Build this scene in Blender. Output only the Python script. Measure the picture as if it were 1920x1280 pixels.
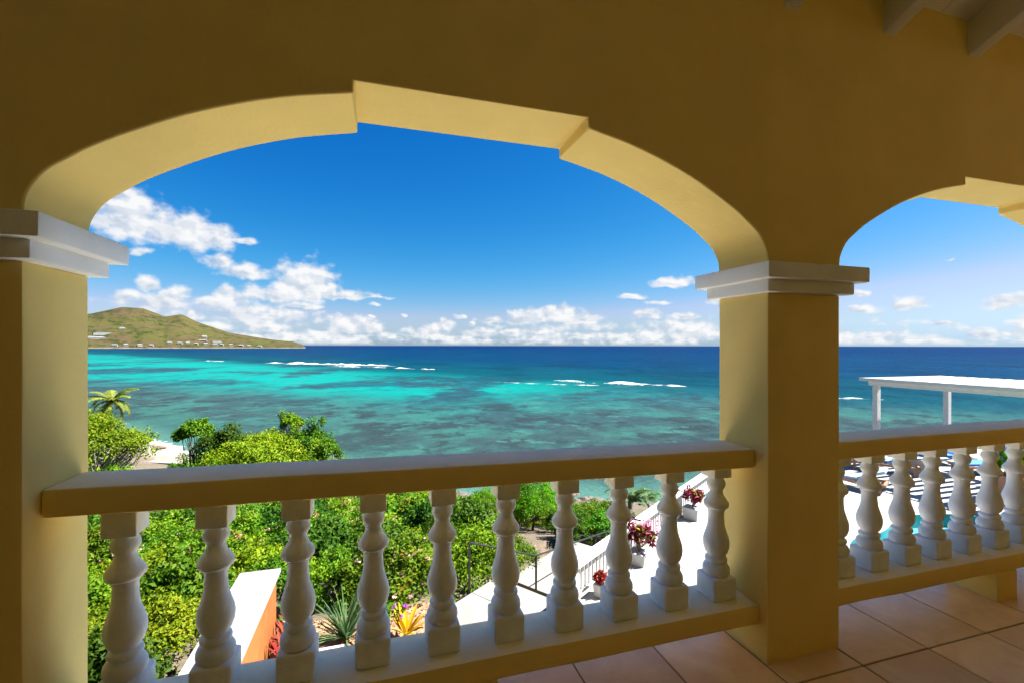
import bpy, bmesh, math, random
import numpy as np
from mathutils import Vector, Matrix, noise as mnoise

for o in list(bpy.data.objects):
    bpy.data.objects.remove(o)
sc = bpy.context.scene
C = sc.collection
R = math.radians

# ------------------------------------------------------------------ camera
EYE = 1.5376
cd = bpy.data.cameras.new('camera')
cam = bpy.data.objects.new('camera', cd)
C.objects.link(cam)
cd.sensor_width = 36.0
cd.lens = 849.57 / 1920 * 36
cd.shift_y = 8.07 / 1920
cd.clip_start = 0.05
cd.clip_end = 200000
cam.location = (0, 0, EYE)
cam.rotation_euler = (R(90), 0, R(-16.4174))
cam.rotation_euler.rotate_axis('Z', R(0.0887))
sc.camera = cam

# ------------------------------------------------------------------ sun, sky, exposure
SUN = Vector((0.74, -0.16, 1.0)).normalized()
sd = bpy.data.lights.new('sun', 'SUN')
sun = bpy.data.objects.new('sun', sd)
C.objects.link(sun)
sd.energy = 5.0
sd.angle = R(0.53)
sd.color = (1.0, 0.965, 0.90)
sun.rotation_euler = SUN.to_track_quat('Z', 'Y').to_euler()
sun.location = (20, -5, 40)

sc.render.engine = 'CYCLES'
sc.view_settings.view_transform = 'Standard'
sc.view_settings.look = 'None'
EXPOSURE = 2.17
sc.view_settings.exposure = EXPOSURE
sc.view_settings.gamma = 1.0
sc.view_settings.use_curve_mapping = False
sc.cycles.max_bounces = 10
sc.cycles.diffuse_bounces = 7
sc.cycles.glossy_bounces = 3
sc.cycles.transmission_bounces = 4
sc.cycles.caustics_reflective = False
sc.cycles.caustics_refractive = False

SKY_STRENGTH = 0.055
SKY_K = 1 / (SKY_STRENGTH * 2 ** EXPOSURE)      # full white on screen
CLOUD_LIT = (.98 * SKY_K, .98 * SKY_K, .98 * SKY_K)
CLOUD_SHADE = (.47 * SKY_K, .58 * SKY_K, .74 * SKY_K)


def N(nt, kind, loc=None, **kw):
    n = nt.nodes.new(kind)
    for k, v in kw.items():
        if k == 'inp':
            for a, b in v.items():
                n.inputs[a].default_value = b
        else:
            setattr(n, k, v)
    return n


def math_node(nt, op, a, b=None, clamp=False):
    n = nt.nodes.new('ShaderNodeMath')
    n.operation = op
    n.use_clamp = clamp
    for i, v in enumerate((a, b)):
        if v is None:
            continue
        if isinstance(v, (int, float)):
            n.inputs[i].default_value = v
        else:
            nt.links.new(v, n.inputs[i])
    return n.outputs[0]


def vmath(nt, op, a, b=None):
    n = nt.nodes.new('ShaderNodeVectorMath')
    n.operation = op
    for i, v in enumerate((a, b)):
        if v is None:
            continue
        if isinstance(v, tuple):
            n.inputs[i].default_value = v
        else:
            nt.links.new(v, n.inputs[i])
    return n.outputs['Value'] if op in ('LENGTH', 'DOT_PRODUCT') else n.outputs[0]


def map_range(nt, v, a, b, c=0.0, d=1.0, smooth=False):
    n = nt.nodes.new('ShaderNodeMapRange')
    if smooth:
        n.interpolation_type = 'SMOOTHSTEP'
    nt.links.new(v, n.inputs[0])
    for i, x in zip((1, 2, 3, 4), (a, b, c, d)):
        n.inputs[i].default_value = x
    return n.outputs[0]


def mixc(nt, f, a, b, mode='MIX'):
    n = nt.nodes.new('ShaderNodeMix')
    n.data_type = 'RGBA'
    n.blend_type = mode
    n.clamp_factor = True
    for s, v in ((n.inputs[0], f), (n.inputs[6], a), (n.inputs[7], b)):
        if isinstance(v, (int, float)):
            s.default_value = v
        elif isinstance(v, tuple):
            s.default_value = (*v[:3], 1)
        else:
            nt.links.new(v, s)
    return n.outputs[2]


def noise_tex(nt, vec, scale, detail=4, rough=0.55, dim='3D', dist=0.0):
    n = nt.nodes.new('ShaderNodeTexNoise')
    n.noise_dimensions = dim
    n.inputs['Scale'].default_value = scale
    n.inputs['Detail'].default_value = detail
    n.inputs['Roughness'].default_value = rough
    n.inputs['Distortion'].default_value = dist
    if vec is not None:
        nt.links.new(vec, n.inputs['Vector'])
    return n


# each cumulus puff: azimuth, elevation (deg), half width, height above centre, depth below, weight
CLOUDS = []


def _cl(px, py, w, up, dn, k=1.0):
    a = math.degrees(math.atan((px - 960) / 849.57))
    f = math.cos(R(a))
    el = math.degrees(math.atan((646 - py) / 849.57 * f))
    s = 57.3 / 849.57 * f
    CLOUDS.append((a + 16.417, el, w * s * f, up * s, dn * s, k))


for c_ in [(235, 410, 75, 62, 40, 1.1), (330, 430, 85, 42, 36, 1.1), (395, 445, 62, 30, 28, 1.0), (455, 453, 48, 10, 8, .8),
           (410, 490, 45, 26, 20, .8), (460, 510, 70, 22, 16, .85), (265, 470, 36, 14, 12, .6),
           (572, 540, 60, 46, 24, 1.25), (530, 552, 90, 24, 16, 1.0), (640, 554, 85, 18, 8, .95), (700, 556, 60, 6, 5, .7),
           (560, 572, 70, 14, 8, .8), (275, 530, 32, 24, 20, .95), (320, 556, 85, 30, 26, .75), (235, 556, 52, 26, 22, .75),
           (425, 553, 28, 22, 18, 1.1), (410, 566, 95, 20, 22, .8), (475, 592, 76, 34, 26, .9), (515, 590, 34, 20, 14, 1.0),
           (365, 592, 22, 16, 14, 1.0), (500, 614, 70, 16, 10, .9), (400, 614, 80, 16, 12, .75), (553, 590, 34, 18, 14, .85),
           (600, 586, 32, 10, 8, .6), (645, 613, 48, 24, 14, 1.0), (688, 612, 42, 22, 14, 1.0), (700, 571, 18, 6, 5, .7),
           (697, 591, 16, 6, 6, .8), (756, 590, 13, 6, 6, .8), (800, 622, 60, 16, 12, .85), (828, 612, 30, 16, 12, .95),
           (861, 590, 15, 7, 6, .9), (902, 622, 44, 14, 12, .9), (884, 607, 13, 8, 6, .8), (922, 598, 36, 10, 8, .85),
           (985, 595, 48, 16, 12, 1.1), (1040, 590, 50, 20, 14, 1.15), (1092, 598, 46, 16, 11, 1.05), (1010, 626, 80, 14, 12, .8),
           (960, 622, 30, 12, 10, .8), (1258, 530, 46, 14, 8, 1.0), (1185, 556, 34, 10, 6, .9), (1236, 565, 32, 6, 5, .8),
           (1215, 590, 36, 14, 10, 1.0), (1285, 590, 50, 12, 9, .8), (1275, 618, 84, 26, 18, 1.0), (1180, 630, 120, 14, 12, .7),
           (1345, 560, 30, 10, 8, .9), (1625, 574, 44, 10, 9, .9), (1615, 550, 28, 9, 6, .9), (1703, 568, 42, 18, 10, 1.05),
           (1888, 563, 60, 16, 12, 1.0), (1770, 606, 40, 10, 10, .7), (1650, 626, 90, 16, 14, .7), (1850, 622, 90, 20, 16, .7),
           (1785, 480, 22, 5, 4, .5), (2010, 600, 120, 40, 16, 1.0), (2300, 560, 160, 60, 20, 1.0), (60, 480, 160, 60, 30, 1.0),
           (-150, 560, 200, 70, 30, 1.0), (300, 568, 150, 46, 34, .62), (480, 590, 170, 48, 30, .66), (640, 600, 120, 26, 20, .55), (1100, 612, 200, 20, 16, .5)]:
    _cl(*c_)

world = bpy.data.worlds.new('World')
sc.world = world
world.use_nodes = True
wt = world.node_tree
wt.nodes.clear()


def cloud_group(name, clouds):
    """density and light of the cumulus at a bearing and elevation (degrees)"""
    g = bpy.data.node_groups.new(name, 'ShaderNodeTree')
    g.interface.new_socket('P', in_out='INPUT', socket_type='NodeSocketVector')
    g.interface.new_socket('D', in_out='OUTPUT', socket_type='NodeSocketFloat')
    g.interface.new_socket('Lit', in_out='OUTPUT', socket_type='NodeSocketFloat')
    gi = g.nodes.new('NodeGroupInput')
    go = g.nodes.new('NodeGroupOutput')
    P = gi.outputs[0]
    sx = g.nodes.new('ShaderNodeSeparateXYZ')
    g.links.new(P, sx.inputs[0])
    # low bank of small cumulus all round the horizon
    bn = noise_tex(g, vmath(g, 'MULTIPLY', P, (.16, .55, 1)), 1.0, 4, .6)
    cur = math_node(g, 'ADD', math_node(g, 'MULTIPLY', math_node(g, 'SUBTRACT', bn.outputs['Fac'], .55), 3.4),
                    map_range(g, sx.outputs[1], 1.2, 5.0, .52, -1.6))
    top = cur
    if clouds:
        # domain warp makes the outlines billow
        w1 = noise_tex(g, P, 0.45, 2, .55)
        w = vmath(g, 'MULTIPLY', vmath(g, 'SUBTRACT', w1.outputs['Color'], (.5, .5, .5)), (2.2, 1.2, 0))
        Q = vmath(g, 'ADD', P, w)
        for a, e, ra, ru, rd, k in clouds:
            v = vmath(g, 'SUBTRACT', Q, (a, e, 0))
            m = vmath(g, 'MAXIMUM', vmath(g, 'MULTIPLY', v, (1 / ra, 1 / ru, 0)), vmath(g, 'MULTIPLY', v, (-1 / ra, -1 / rd, 0)))
            d = math_node(g, 'SUBTRACT', k, vmath(g, 'LENGTH', m))
            cur = math_node(g, 'MAXIMUM', cur, d)
            v = vmath(g, 'SUBTRACT', v, (ra * .18, ru * .5, 0))
            m = vmath(g, 'MAXIMUM', vmath(g, 'MULTIPLY', v, (1 / ra, 1 / ru, 0)), vmath(g, 'MULTIPLY', v, (-1 / ra, -1 / (ru + rd), 0)))
            d = math_node(g, 'SUBTRACT', k, vmath(g, 'LENGTH', m))
            top = math_node(g, 'MAXIMUM', top, d)
    f1 = noise_tex(g, vmath(g, 'MULTIPLY', P, (1, 1.25, 1)), .62, 4, .47)
    f2 = noise_tex(g, vmath(g, 'ADD', vmath(g, 'MULTIPLY', P, (1, 1.25, 1)), (.3, .7, 0)), .62, 3, .46)
    fb = math_node(g, 'MULTIPLY', math_node(g, 'SUBTRACT', f1.outputs['Fac'], .43), 1.3)
    out = math_node(g, 'ADD', math_node(g, 'MINIMUM', cur, .7), fb)
    lit = map_range(g, math_node(g, 'SUBTRACT', f1.outputs['Fac'], f2.outputs['Fac']), -.13, .10, 0, 1, True)
    thick = map_range(g, out, .1, .95, 0, 1, True)
    crest = map_range(g, math_node(g, 'SUBTRACT', top, cur), -.42, .10, 0, 1, True)
    lit = math_node(g, 'ADD', math_node(g, 'MULTIPLY', lit, .42), math_node(g, 'ADD', math_node(g, 'MULTIPLY', thick, .2), math_node(g, 'MULTIPLY', crest, .42)), True)
    g.links.new(out, go.inputs[0])
    g.links.new(lit, go.inputs[1])
    return g


tc = N(wt, 'ShaderNodeTexCoord')
dvec = vmath(wt, 'NORMALIZE', tc.outputs['Generated'])
sep = N(wt, 'ShaderNodeSeparateXYZ')
wt.links.new(dvec, sep.inputs[0])
az = math_node(wt, 'MULTIPLY', math_node(wt, 'ARCTAN2', sep.outputs[0], sep.outputs[1]), 57.29578)
el = math_node(wt, 'MULTIPLY', math_node(wt, 'ARCSINE', sep.outputs[2]), 57.29578)
cb = N(wt, 'ShaderNodeCombineXYZ')
wt.links.new(az, cb.inputs[0])
wt.links.new(el, cb.inputs[1])
sky = N(wt, 'ShaderNodeTexSky', sky_type='NISHITA')
sky.sun_disc = False
sky.sun_elevation = math.asin(SUN.z)
sky.sun_rotation = math.atan2(SUN.x, SUN.y)
sky.altitude = 10
sky.air_density = 1.0
sky.dust_density = 0.5
sky.ozone_density = 3.0
# deepened, polarised blue: one response curve per channel over the whole sky
sp = N(wt, 'ShaderNodeSeparateColor')
wt.links.new(sky.outputs[0], sp.inputs[0])
sg = math_node(wt, 'MULTIPLY', math_node(wt, 'POWER', math_node(wt, 'MULTIPLY', sp.outputs[1], 1 / 5.0), 1.5), .66 * SKY_K)
sg = math_node(wt, 'DIVIDE', sg, math_node(wt, 'ADD', 1.0, math_node(wt, 'MULTIPLY', sg, .34 / SKY_K)))
sb0 = math_node(wt, 'MULTIPLY', sp.outputs[2], 1 / 6.0)
sb = math_node(wt, 'MULTIPLY', math_node(wt, 'MAXIMUM', math_node(wt, 'POWER', sb0, .8), sb0), .87 * SKY_K)
sr = math_node(wt, 'MULTIPLY', math_node(wt, 'POWER', math_node(wt, 'MULTIPLY', sp.outputs[0], 1 / 3.0), 3.4), .135 * SKY_K)
sr = math_node(wt, 'MINIMUM', sr, math_node(wt, 'MULTIPLY', sg, .75))
sb = math_node(wt, 'MAXIMUM', sb, math_node(wt, 'MULTIPLY', sg, 1.22))
scb = N(wt, 'ShaderNodeCombineColor')
wt.links.new(sr, scb.inputs[0])
wt.links.new(sg, scb.inputs[1])
wt.links.new(sb, scb.inputs[2])
tint = scb.outputs[0]


def sky_shader(group):
    """background with one cloud group over the clear sky"""
    b_ = N(wt, 'ShaderNodeBackground', inp={'Strength': SKY_STRENGTH})
    if group is None:
        wt.links.new(tint, b_.inputs[0])
        return b_.outputs[0]
    gn = N(wt, 'ShaderNodeGroup', node_tree=group)
    wt.links.new(cb.outputs[0], gn.inputs[0])
    mk = math_node(wt, 'MULTIPLY', map_range(wt, gn.outputs[0], .0, .62, 0, .97, True), map_range(wt, el, .0, .5, 0, 1))
    wt.links.new(mixc(wt, mk, tint, mixc(wt, gn.outputs[1], CLOUD_SHADE, CLOUD_LIT)), b_.inputs[0])
    return b_.outputs[0]


def gate(cond, a_, b_):
    m_ = N(wt, 'ShaderNodeMixShader')
    wt.links.new(cond, m_.inputs[0])
    wt.links.new(a_, m_.inputs[1])
    wt.links.new(b_, m_.inputs[2])
    return m_.outputs[0]


# neighbouring stretches of sky overlap in the clouds they hold, so no seams
EDGES = [-6.0, 4.0, 21.0]
sets = []
lo_ = -400
for hi_ in EDGES + [400]:
    sets.append([c for c in CLOUDS if lo_ - c[2] - 2.5 < c[0] < hi_ + c[2] + 2.5])
    lo_ = hi_
sh_ = sky_shader(cloud_group('clouds_0', sets[0]))
for i_, ed in enumerate(EDGES):
    sh_ = gate(math_node(wt, 'GREATER_THAN', az, ed), sh_, sky_shader(cloud_group('clouds_%d' % (i_ + 1), sets[i_ + 1])))
sh_ = gate(math_node(wt, 'GREATER_THAN', math_node(wt, 'ABSOLUTE', math_node(wt, 'SUBTRACT', el, 11.5)), 11.4), sh_, sky_shader(None))
world.cycles.sampling_method = 'MANUAL'
world.cycles.sample_map_resolution = 512
wo = N(wt, 'ShaderNodeOutputWorld')
wt.links.new(sh_, wo.inputs[0])

# ================================================================== helpers
rng = random.Random(7)
npr = np.random.default_rng(11)


def tag(o, label, cat, group=None):
    o['label'] = label
    o['category'] = cat
    if group:
        o['group'] = group
    return o


def kind(o, k):
    o['kind'] = k
    return o


def empty(name, loc=(0, 0, 0), rz=0.0):
    o = bpy.data.objects.new(name, None)
    o.empty_display_size = .1
    C.objects.link(o)
    o.location = loc
    o.rotation_euler = (0, 0, rz)
    return o


def link(name, me, parent=None, loc=None, rz=None):
    o = bpy.data.objects.new(name, me)
    C.objects.link(o)
    if parent is not None:
        o.parent = parent
    if loc is not None:
        o.location = loc
    if rz is not None:
        o.rotation_euler = (0, 0, rz)
    return o


class MB:
    """collects vertices and faces of one mesh"""

    def __init__(s):
        s.v, s.f = [], []

    def add(s, vs, fs):
        k = len(s.v)
        s.v += [tuple(p) for p in vs]
        s.f += [tuple(i + k for i in f) for f in fs]
        return s

    def box(s, x0, x1, y0, y1, z0, z1, M=None):
        vs = [Vector(p) for p in ((x0, y0, z0), (x1, y0, z0), (x1, y1, z0), (x0, y1, z0), (x0, y0, z1), (x1, y0, z1), (x1, y1, z1), (x0, y1, z1))]
        if M is not None:
            vs = [M @ p for p in vs]
        return s.add(vs, [(0, 3, 2, 1), (4, 5, 6, 7), (0, 1, 5, 4), (1, 2, 6, 5), (2, 3, 7, 6), (3, 0, 4, 7)])

    def tube(s, pts, rads, n=8, cap=True):
        pts = [Vector(p) for p in pts]
        if isinstance(rads, (int, float)):
            rads = [rads] * len(pts)
        rings = []
        up = Vector((0.013, .021, 1))
        for i, p in enumerate(pts):
            t = (pts[min(i + 1, len(pts) - 1)] - pts[max(i - 1, 0)]).normalized()
            a = t.cross(up)
            if a.length < .05:
                a = t.cross(Vector((1, 0, 0)))
            a.normalize()
            b = t.cross(a)
            rings.append([p + (a * math.cos(q) + b * math.sin(q)) * rads[i] for q in [2 * math.pi * j / n for j in range(n)]])
        vs = [p for r in rings for p in r]
        fs = [(i * n + j, i * n + (j + 1) % n, (i + 1) * n + (j + 1) % n, (i + 1) * n + j) for i in range(len(pts) - 1) for j in range(n)]
        if cap:
            fs += [tuple(reversed(range(n))), tuple(range((len(pts) - 1) * n, len(pts) * n))]
        return s.add(vs, fs)

    def lathe(s, prof, n=24, cx=0, cy=0):
        vs = [(cx + r * math.cos(2 * math.pi * j / n), cy + r * math.sin(2 * math.pi * j / n), z) for r, z in prof for j in range(n)]
        m = len(prof)
        fs = [(i * n + j, i * n + (j + 1) % n, (i + 1) * n + (j + 1) % n, (i + 1) * n + j) for i in range(m - 1) for j in range(n)]
        fs += [tuple(reversed(range(n))), tuple(range((m - 1) * n, m * n))]
        return s.add(vs, fs)

    def prism(s, poly, z0, z1):
        n = len(poly)
        vs = [(x, y, z0) for x, y in poly] + [(x, y, z1) for x, y in poly]
        fs = [tuple(reversed(range(n))), tuple(range(n, 2 * n))] + [(i, (i + 1) % n, n + (i + 1) % n, n + i) for i in range(n)]
        return s.add(vs, fs)

    def mesh(s, name, mat, smooth=False, bevel=0.0, seg=2, jitter=0.0):
        bm = bmesh.new()
        vv = [bm.verts.new(p) for p in s.v]
        for f in s.f:
            try:
                bm.faces.new([vv[i] for i in f])
            except ValueError:
                pass
        bmesh.ops.recalc_face_normals(bm, faces=bm.faces)
        if bevel:
            bm.edges.ensure_lookup_table()
            es = [e for e in bm.edges if len(e.link_faces) == 2 and e.calc_face_angle(0) > .5]
            bmesh.ops.bevel(bm, geom=es, offset=bevel, segments=seg, profile=.5, affect='EDGES', clamp_overlap=True)
        me = bpy.data.meshes.new(name)
        bm.to_mesh(me)
        bm.free()
        if smooth:
            me.polygons.foreach_set('use_smooth', [True] * len(me.polygons))
            try:
                me.set_sharp_from_angle(angle=R(40))
            except Exception:
                pass
        me.materials.append(mat)
        return me

    def build(s, name, mat, parent=None, loc=None, rz=None, **kw):
        return link(name, s.mesh(name, mat, **kw), parent, loc, rz)


# ------------------------------------------------------------------ materials
def mat(name):
    m = bpy.data.materials.new(name)
    m.use_nodes = True
    nt = m.node_tree
    b = nt.nodes['Principled BSDF']
    return m, nt, b


def simple(name, col, rough=.6, var=.12, scale=6.0, bump=.0, bscale=60, spec=.35, rnd=.0, detail=5, metal=0.0):
    m, nt, b = mat(name)
    t = N(nt, 'ShaderNodeTexCoord')
    n1 = noise_tex(nt, t.outputs['Object'], scale, detail, .6)
    lo = tuple(c * (1 - var) for c in col)
    hi = tuple(min(1, c * (1 + var)) for c in col)
    c = mixc(nt, map_range(nt, n1.outputs['Fac'], .3, .7), lo, hi)
    if rnd:
        oi = N(nt, 'ShaderNodeObjectInfo')
        h = N(nt, 'ShaderNodeHueSaturation')
        nt.links.new(map_range(nt, oi.outputs['Random'], 0, 1, 1 - rnd, 1 + rnd), h.inputs['Value'])
        nt.links.new(c, h.inputs['Color'])
        c = h.outputs[0]
    nt.links.new(c, b.inputs['Base Color'])
    b.inputs['Roughness'].default_value = rough
    b.inputs['Specular IOR Level'].default_value = spec
    b.inputs['Metallic'].default_value = metal
    if bump:
        n2 = noise_tex(nt, t.outputs['Object'], bscale, 4, .6)
        n3 = noise_tex(nt, t.outputs['Object'], bscale * .12, 3, .5)
        bp = N(nt, 'ShaderNodeBump', inp={'Strength': bump, 'Distance': .01})
        nt.links.new(math_node(nt, 'ADD', n2.outputs['Fac'], math_node(nt, 'MULTIPLY', n3.outputs['Fac'], 2.5)), bp.inputs['Height'])
        nt.links.new(bp.outputs[0], b.inputs['Normal'])
    return m


M = {}
M['stucco'] = simple('yellow_stucco', (.84, .64, .215), .75, .06, 2.2, .16, 70, .25)


def skylit_stucco():
    """the rails: same paint, with skylight painted into the upward faces"""
    m = simple('skylit_yellow_stucco', (.84, .64, .215), .75, .06, 2.2, .2, 60, .25)
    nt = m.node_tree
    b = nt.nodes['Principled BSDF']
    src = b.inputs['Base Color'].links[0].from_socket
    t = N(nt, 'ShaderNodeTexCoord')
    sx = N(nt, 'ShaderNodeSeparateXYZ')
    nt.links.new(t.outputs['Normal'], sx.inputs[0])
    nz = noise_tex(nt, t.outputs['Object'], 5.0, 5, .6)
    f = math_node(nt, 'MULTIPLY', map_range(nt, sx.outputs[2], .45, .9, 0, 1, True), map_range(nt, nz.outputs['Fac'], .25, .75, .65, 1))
    nt.links.new(mixc(nt, f, src, (.82, .76, .60)), b.inputs['Base Color'])  # paler colour on upward faces stands in for skylight on the rails
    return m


M['rail_stucco'] = skylit_stucco()
M['ochre'] = simple('ochre_stucco', (.80, .58, .06), .75, .06, 2.2, .2, 70, .25)
M['trim'] = simple('white_trim_paint', (.80, .81, .82), .6, .05, 3.0, .25, 60, .3)
M['baluster'] = simple('white_baluster_paint', (.80, .82, .84), .55, .10, 9.0, .22, 90, .3)
M['ceiling'] = simple('white_ceiling_paint', (.74, .73, .70), .6, .05, 4, .1, 40)
M['whitewall'] = simple('white_exterior_paint', (.42, .42, .42), .7, .06, 2.5, .2, 40)
M['coping'] = simple('grey_white_coping', (.235, .235, .232), .75, .10, 2.0, .2, 40)
M['orange'] = simple('orange_wall_paint', (.25, .078, .016), .75, .2, 3.0, .3, 50)
M['concrete'] = simple('pale_concrete', (.20, .195, .175), .85, .18, 2.2, .3, 30)
M['deck'] = simple('pale_deck_stone', (.29, .285, .265), .8, .06, 1.2, .15, 30)
M['bounce_slab'] = simple('bright_bounce_slab', (.80, .78, .74), .8, .06, 1.2, .15, 30)  # brighter than the other paving, to reflect sunlight upward
M['black_metal'] = simple('black_metal_paint', (.02, .021, .022), .4, .2, 20)
M['wood'] = simple('teak_wood', (.26, .14, .085), .6, .25, 14)
M['terracotta'] = simple('terracotta_clay', (.42, .21, .14), .75, .12, 6)
M['greystone'] = simple('grey_planter', (.42, .42, .44), .7, .1, 6)
M['trunk'] = simple('bark', (.16, .12, .085), .9, .3, 9, .6, 30)
M['twig'] = simple('bare_grey_twigs', (.34, .30, .26), .9, .3, 12)
def foam_material():
    m, nt, b = mat('broken_wave_foam')
    geo = N(nt, 'ShaderNodeNewGeometry')
    n1 = noise_tex(nt, vmath(nt, 'MULTIPLY', geo.outputs['Position'], (.5, .8, 2)), .55, 6, .7)
    b.inputs['Base Color'].default_value = (.55, .58, .58, 1)
    b.inputs['Roughness'].default_value = .8
    sx = N(nt, 'ShaderNodeSeparateXYZ')
    nt.links.new(geo.outputs['Position'], sx.inputs[0])
    hgt = map_range(nt, sx.outputs[2], -12.5, -11.7, -.12, .22)
    nt.links.new(map_range(nt, math_node(nt, 'ADD', n1.outputs['Fac'], hgt), .38, .58), b.inputs['Alpha'])
    return m


M['foam'] = foam_material()
M['rock'] = simple('shore_rock', (.10, .085, .07), .9, .4, 3.0, .7, 8)
M['darkwall'] = simple('dark_stone', (.045, .042, .04), .9, .4, 2.0, .6, 10)
M['mulch'] = simple('bark_mulch', (.27, .15, .085), .95, .45, 14, .8, 40)
M['blue_canvas'] = simple('blue_canvas', (.03, .14, .46), .8, .12, 20)
M['white_canvas'] = simple('white_canvas', (.26, .34, .44), .8, .06, 20)


def tile_material():
    m, nt, b = mat('beige_floor_tile')
    t = N(nt, 'ShaderNodeTexCoord')
    oi = N(nt, 'ShaderNodeObjectInfo')
    geo = N(nt, 'ShaderNodeNewGeometry')
    off = vmath(nt, 'ADD', geo.outputs['Position'], oi.outputs['Location'])
    n1 = noise_tex(nt, off, 3.0, 5, .6, dist=.6)
    n2 = noise_tex(nt, off, 14, 4, .6)
    c = mixc(nt, map_range(nt, n1.outputs['Fac'], .32, .68), (.64, .41, .22), (.80, .60, .38))
    c = mixc(nt, map_range(nt, n2.outputs['Fac'], .5, .75, 0, .35), c, (.62, .36, .18))
    h = N(nt, 'ShaderNodeHueSaturation')
    nt.links.new(map_range(nt, oi.outputs['Random'], 0, 1, .86, 1.12), h.inputs['Value'])
    nt.links.new(c, h.inputs['Color'])
    nt.links.new(h.outputs[0], b.inputs['Base Color'])
    nt.links.new(map_range(nt, n2.outputs['Fac'], .3, .7, .30, .48), b.inputs['Roughness'])
    bp = N(nt, 'ShaderNodeBump', inp={'Strength': .15, 'Distance': .006})
    nt.links.new(n1.outputs['Fac'], bp.inputs['Height'])
    nt.links.new(bp.outputs[0], b.inputs['Normal'])
    return m


M['tile'] = tile_material()
M['grout'] = simple('brown_grout', (.20, .13, .09), .9, .2, 20)


def leaf_material(name, cols, rough=.55, trans=.4, rnd=.36):
    m, nt, b = mat(name)
    geo = N(nt, 'ShaderNodeNewGeometry')
    oi = N(nt, 'ShaderNodeObjectInfo')
    cr = N(nt, 'ShaderNodeValToRGB')
    el_ = cr.color_ramp.elements
    while len(el_) < len(cols):
        el_.new(.5)
    for i, (p, c) in enumerate(cols):
        el_[i].position = p
        el_[i].color = (*c, 1)
    tco = N(nt, 'ShaderNodeTexCoord')
    cln = noise_tex(nt, tco.outputs['Object'], 2.6, 2, .5)
    mixv = math_node(nt, 'ADD', math_node(nt, 'MULTIPLY', geo.outputs['Random Per Island'], .55), map_range(nt, cln.outputs['Fac'], .32, .68, 0, .45))
    nt.links.new(mixv, cr.inputs[0])
    h = N(nt, 'ShaderNodeHueSaturation')
    nt.links.new(map_range(nt, oi.outputs['Random'], 0, 1, 1.2 - rnd, 1.2 + rnd), h.inputs['Value'])
    nt.links.new(map_range(nt, math_node(nt, 'FRACT', math_node(nt, 'MULTIPLY', oi.outputs['Random'], 7.31)), 0, 1, .475, .515), h.inputs['Hue'])
    nt.links.new(cr.outputs[0], h.inputs['Color'])
    b.inputs['Roughness'].default_value = rough
    b.inputs['Specular IOR Level'].default_value = .14
    nt.links.new(h.outputs[0], b.inputs['Base Color'])
    tr = N(nt, 'ShaderNodeBsdfTranslucent')
    nt.links.new(h.outputs[0], tr.inputs[0])
    mx = N(nt, 'ShaderNodeMixShader', inp={0: trans})
    nt.links.new(b.outputs[0], mx.inputs[1])
    nt.links.new(tr.outputs[0], mx.inputs[2])
    nt.links.new(mx.outputs[0], nt.nodes['Material Output'].inputs[0])
    return m


M['leaf_green'] = leaf_material('glossy_green_leaves', [(0, (.022, .085, .003)), (.5, (.055, .150, .004)), (.85, (.105, .20, .005)), (.97, (.25, .23, .012))])
M['leaf_yellow'] = leaf_material('yellow_green_leaves', [(0, (.050, .115, .003)), (.5, (.115, .195, .004)), (.85, (.19, .235, .006)), (.97, (.30, .22, .015))])
M['leaf_dark'] = leaf_material('dark_green_leaves', [(0, (.012, .050, .004)), (.5, (.030, .090, .005)), (.9, (.06, .13, .008))])
M['leaf_flower'] = leaf_material('mixed_leaves_red_tips', [(0, (.030, .10, .003)), (.6, (.070, .16, .005)), (.88, (.14, .19, .008)), (.955, (.28, .09, .03))])
M['leaf_bright'] = leaf_material('bright_feathery_leaves', [(0, (.045, .17, .003)), (.6, (.08, .24, .004)), (1, (.15, .30, .008))])
M['leaf_palm'] = leaf_material('palm_leaves', [(0, (.05, .10, .012)), (.55, (.11, .15, .02)), (1, (.24, .21, .06))])
M['leaf_grass'] = leaf_material('blade_leaves', [(0, (.04, .085, .03)), (.6, (.07, .14, .05)), (1, (.16, .22, .09))])
M['leaf_yellowbrom'] = leaf_material('yellow_blades', [(0, (.28, .17, .006)), (.6, (.38, .26, .01)), (1, (.27, .25, .025))], trans=.25)
M['leaf_red'] = leaf_material('red_blades', [(0, (.10, .014, .008)), (.6, (.18, .035, .012)), (1, (.17, .085, .02))], trans=.25)
M['leaf_croton'] = leaf_material('croton_leaves', [(0, (.085, .005, .014)), (.5, (.15, .012, .03)), (.62, (.06, .09, .008)), (.8, (.30, .24, .015)), (1, (.30, .16, .02))], trans=.25)
M['pink'] = leaf_material('pink_petals', [(0, (.62, .10, .30)), (1, (.75, .32, .45))])
M['palepink'] = leaf_material('pale_pink_petals', [(0, (.65, .35, .33)), (1, (.72, .50, .45))])
M['purple'] = leaf_material('purple_petals', [(0, (.36, .03, .42)), (1, (.55, .12, .55))])


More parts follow.
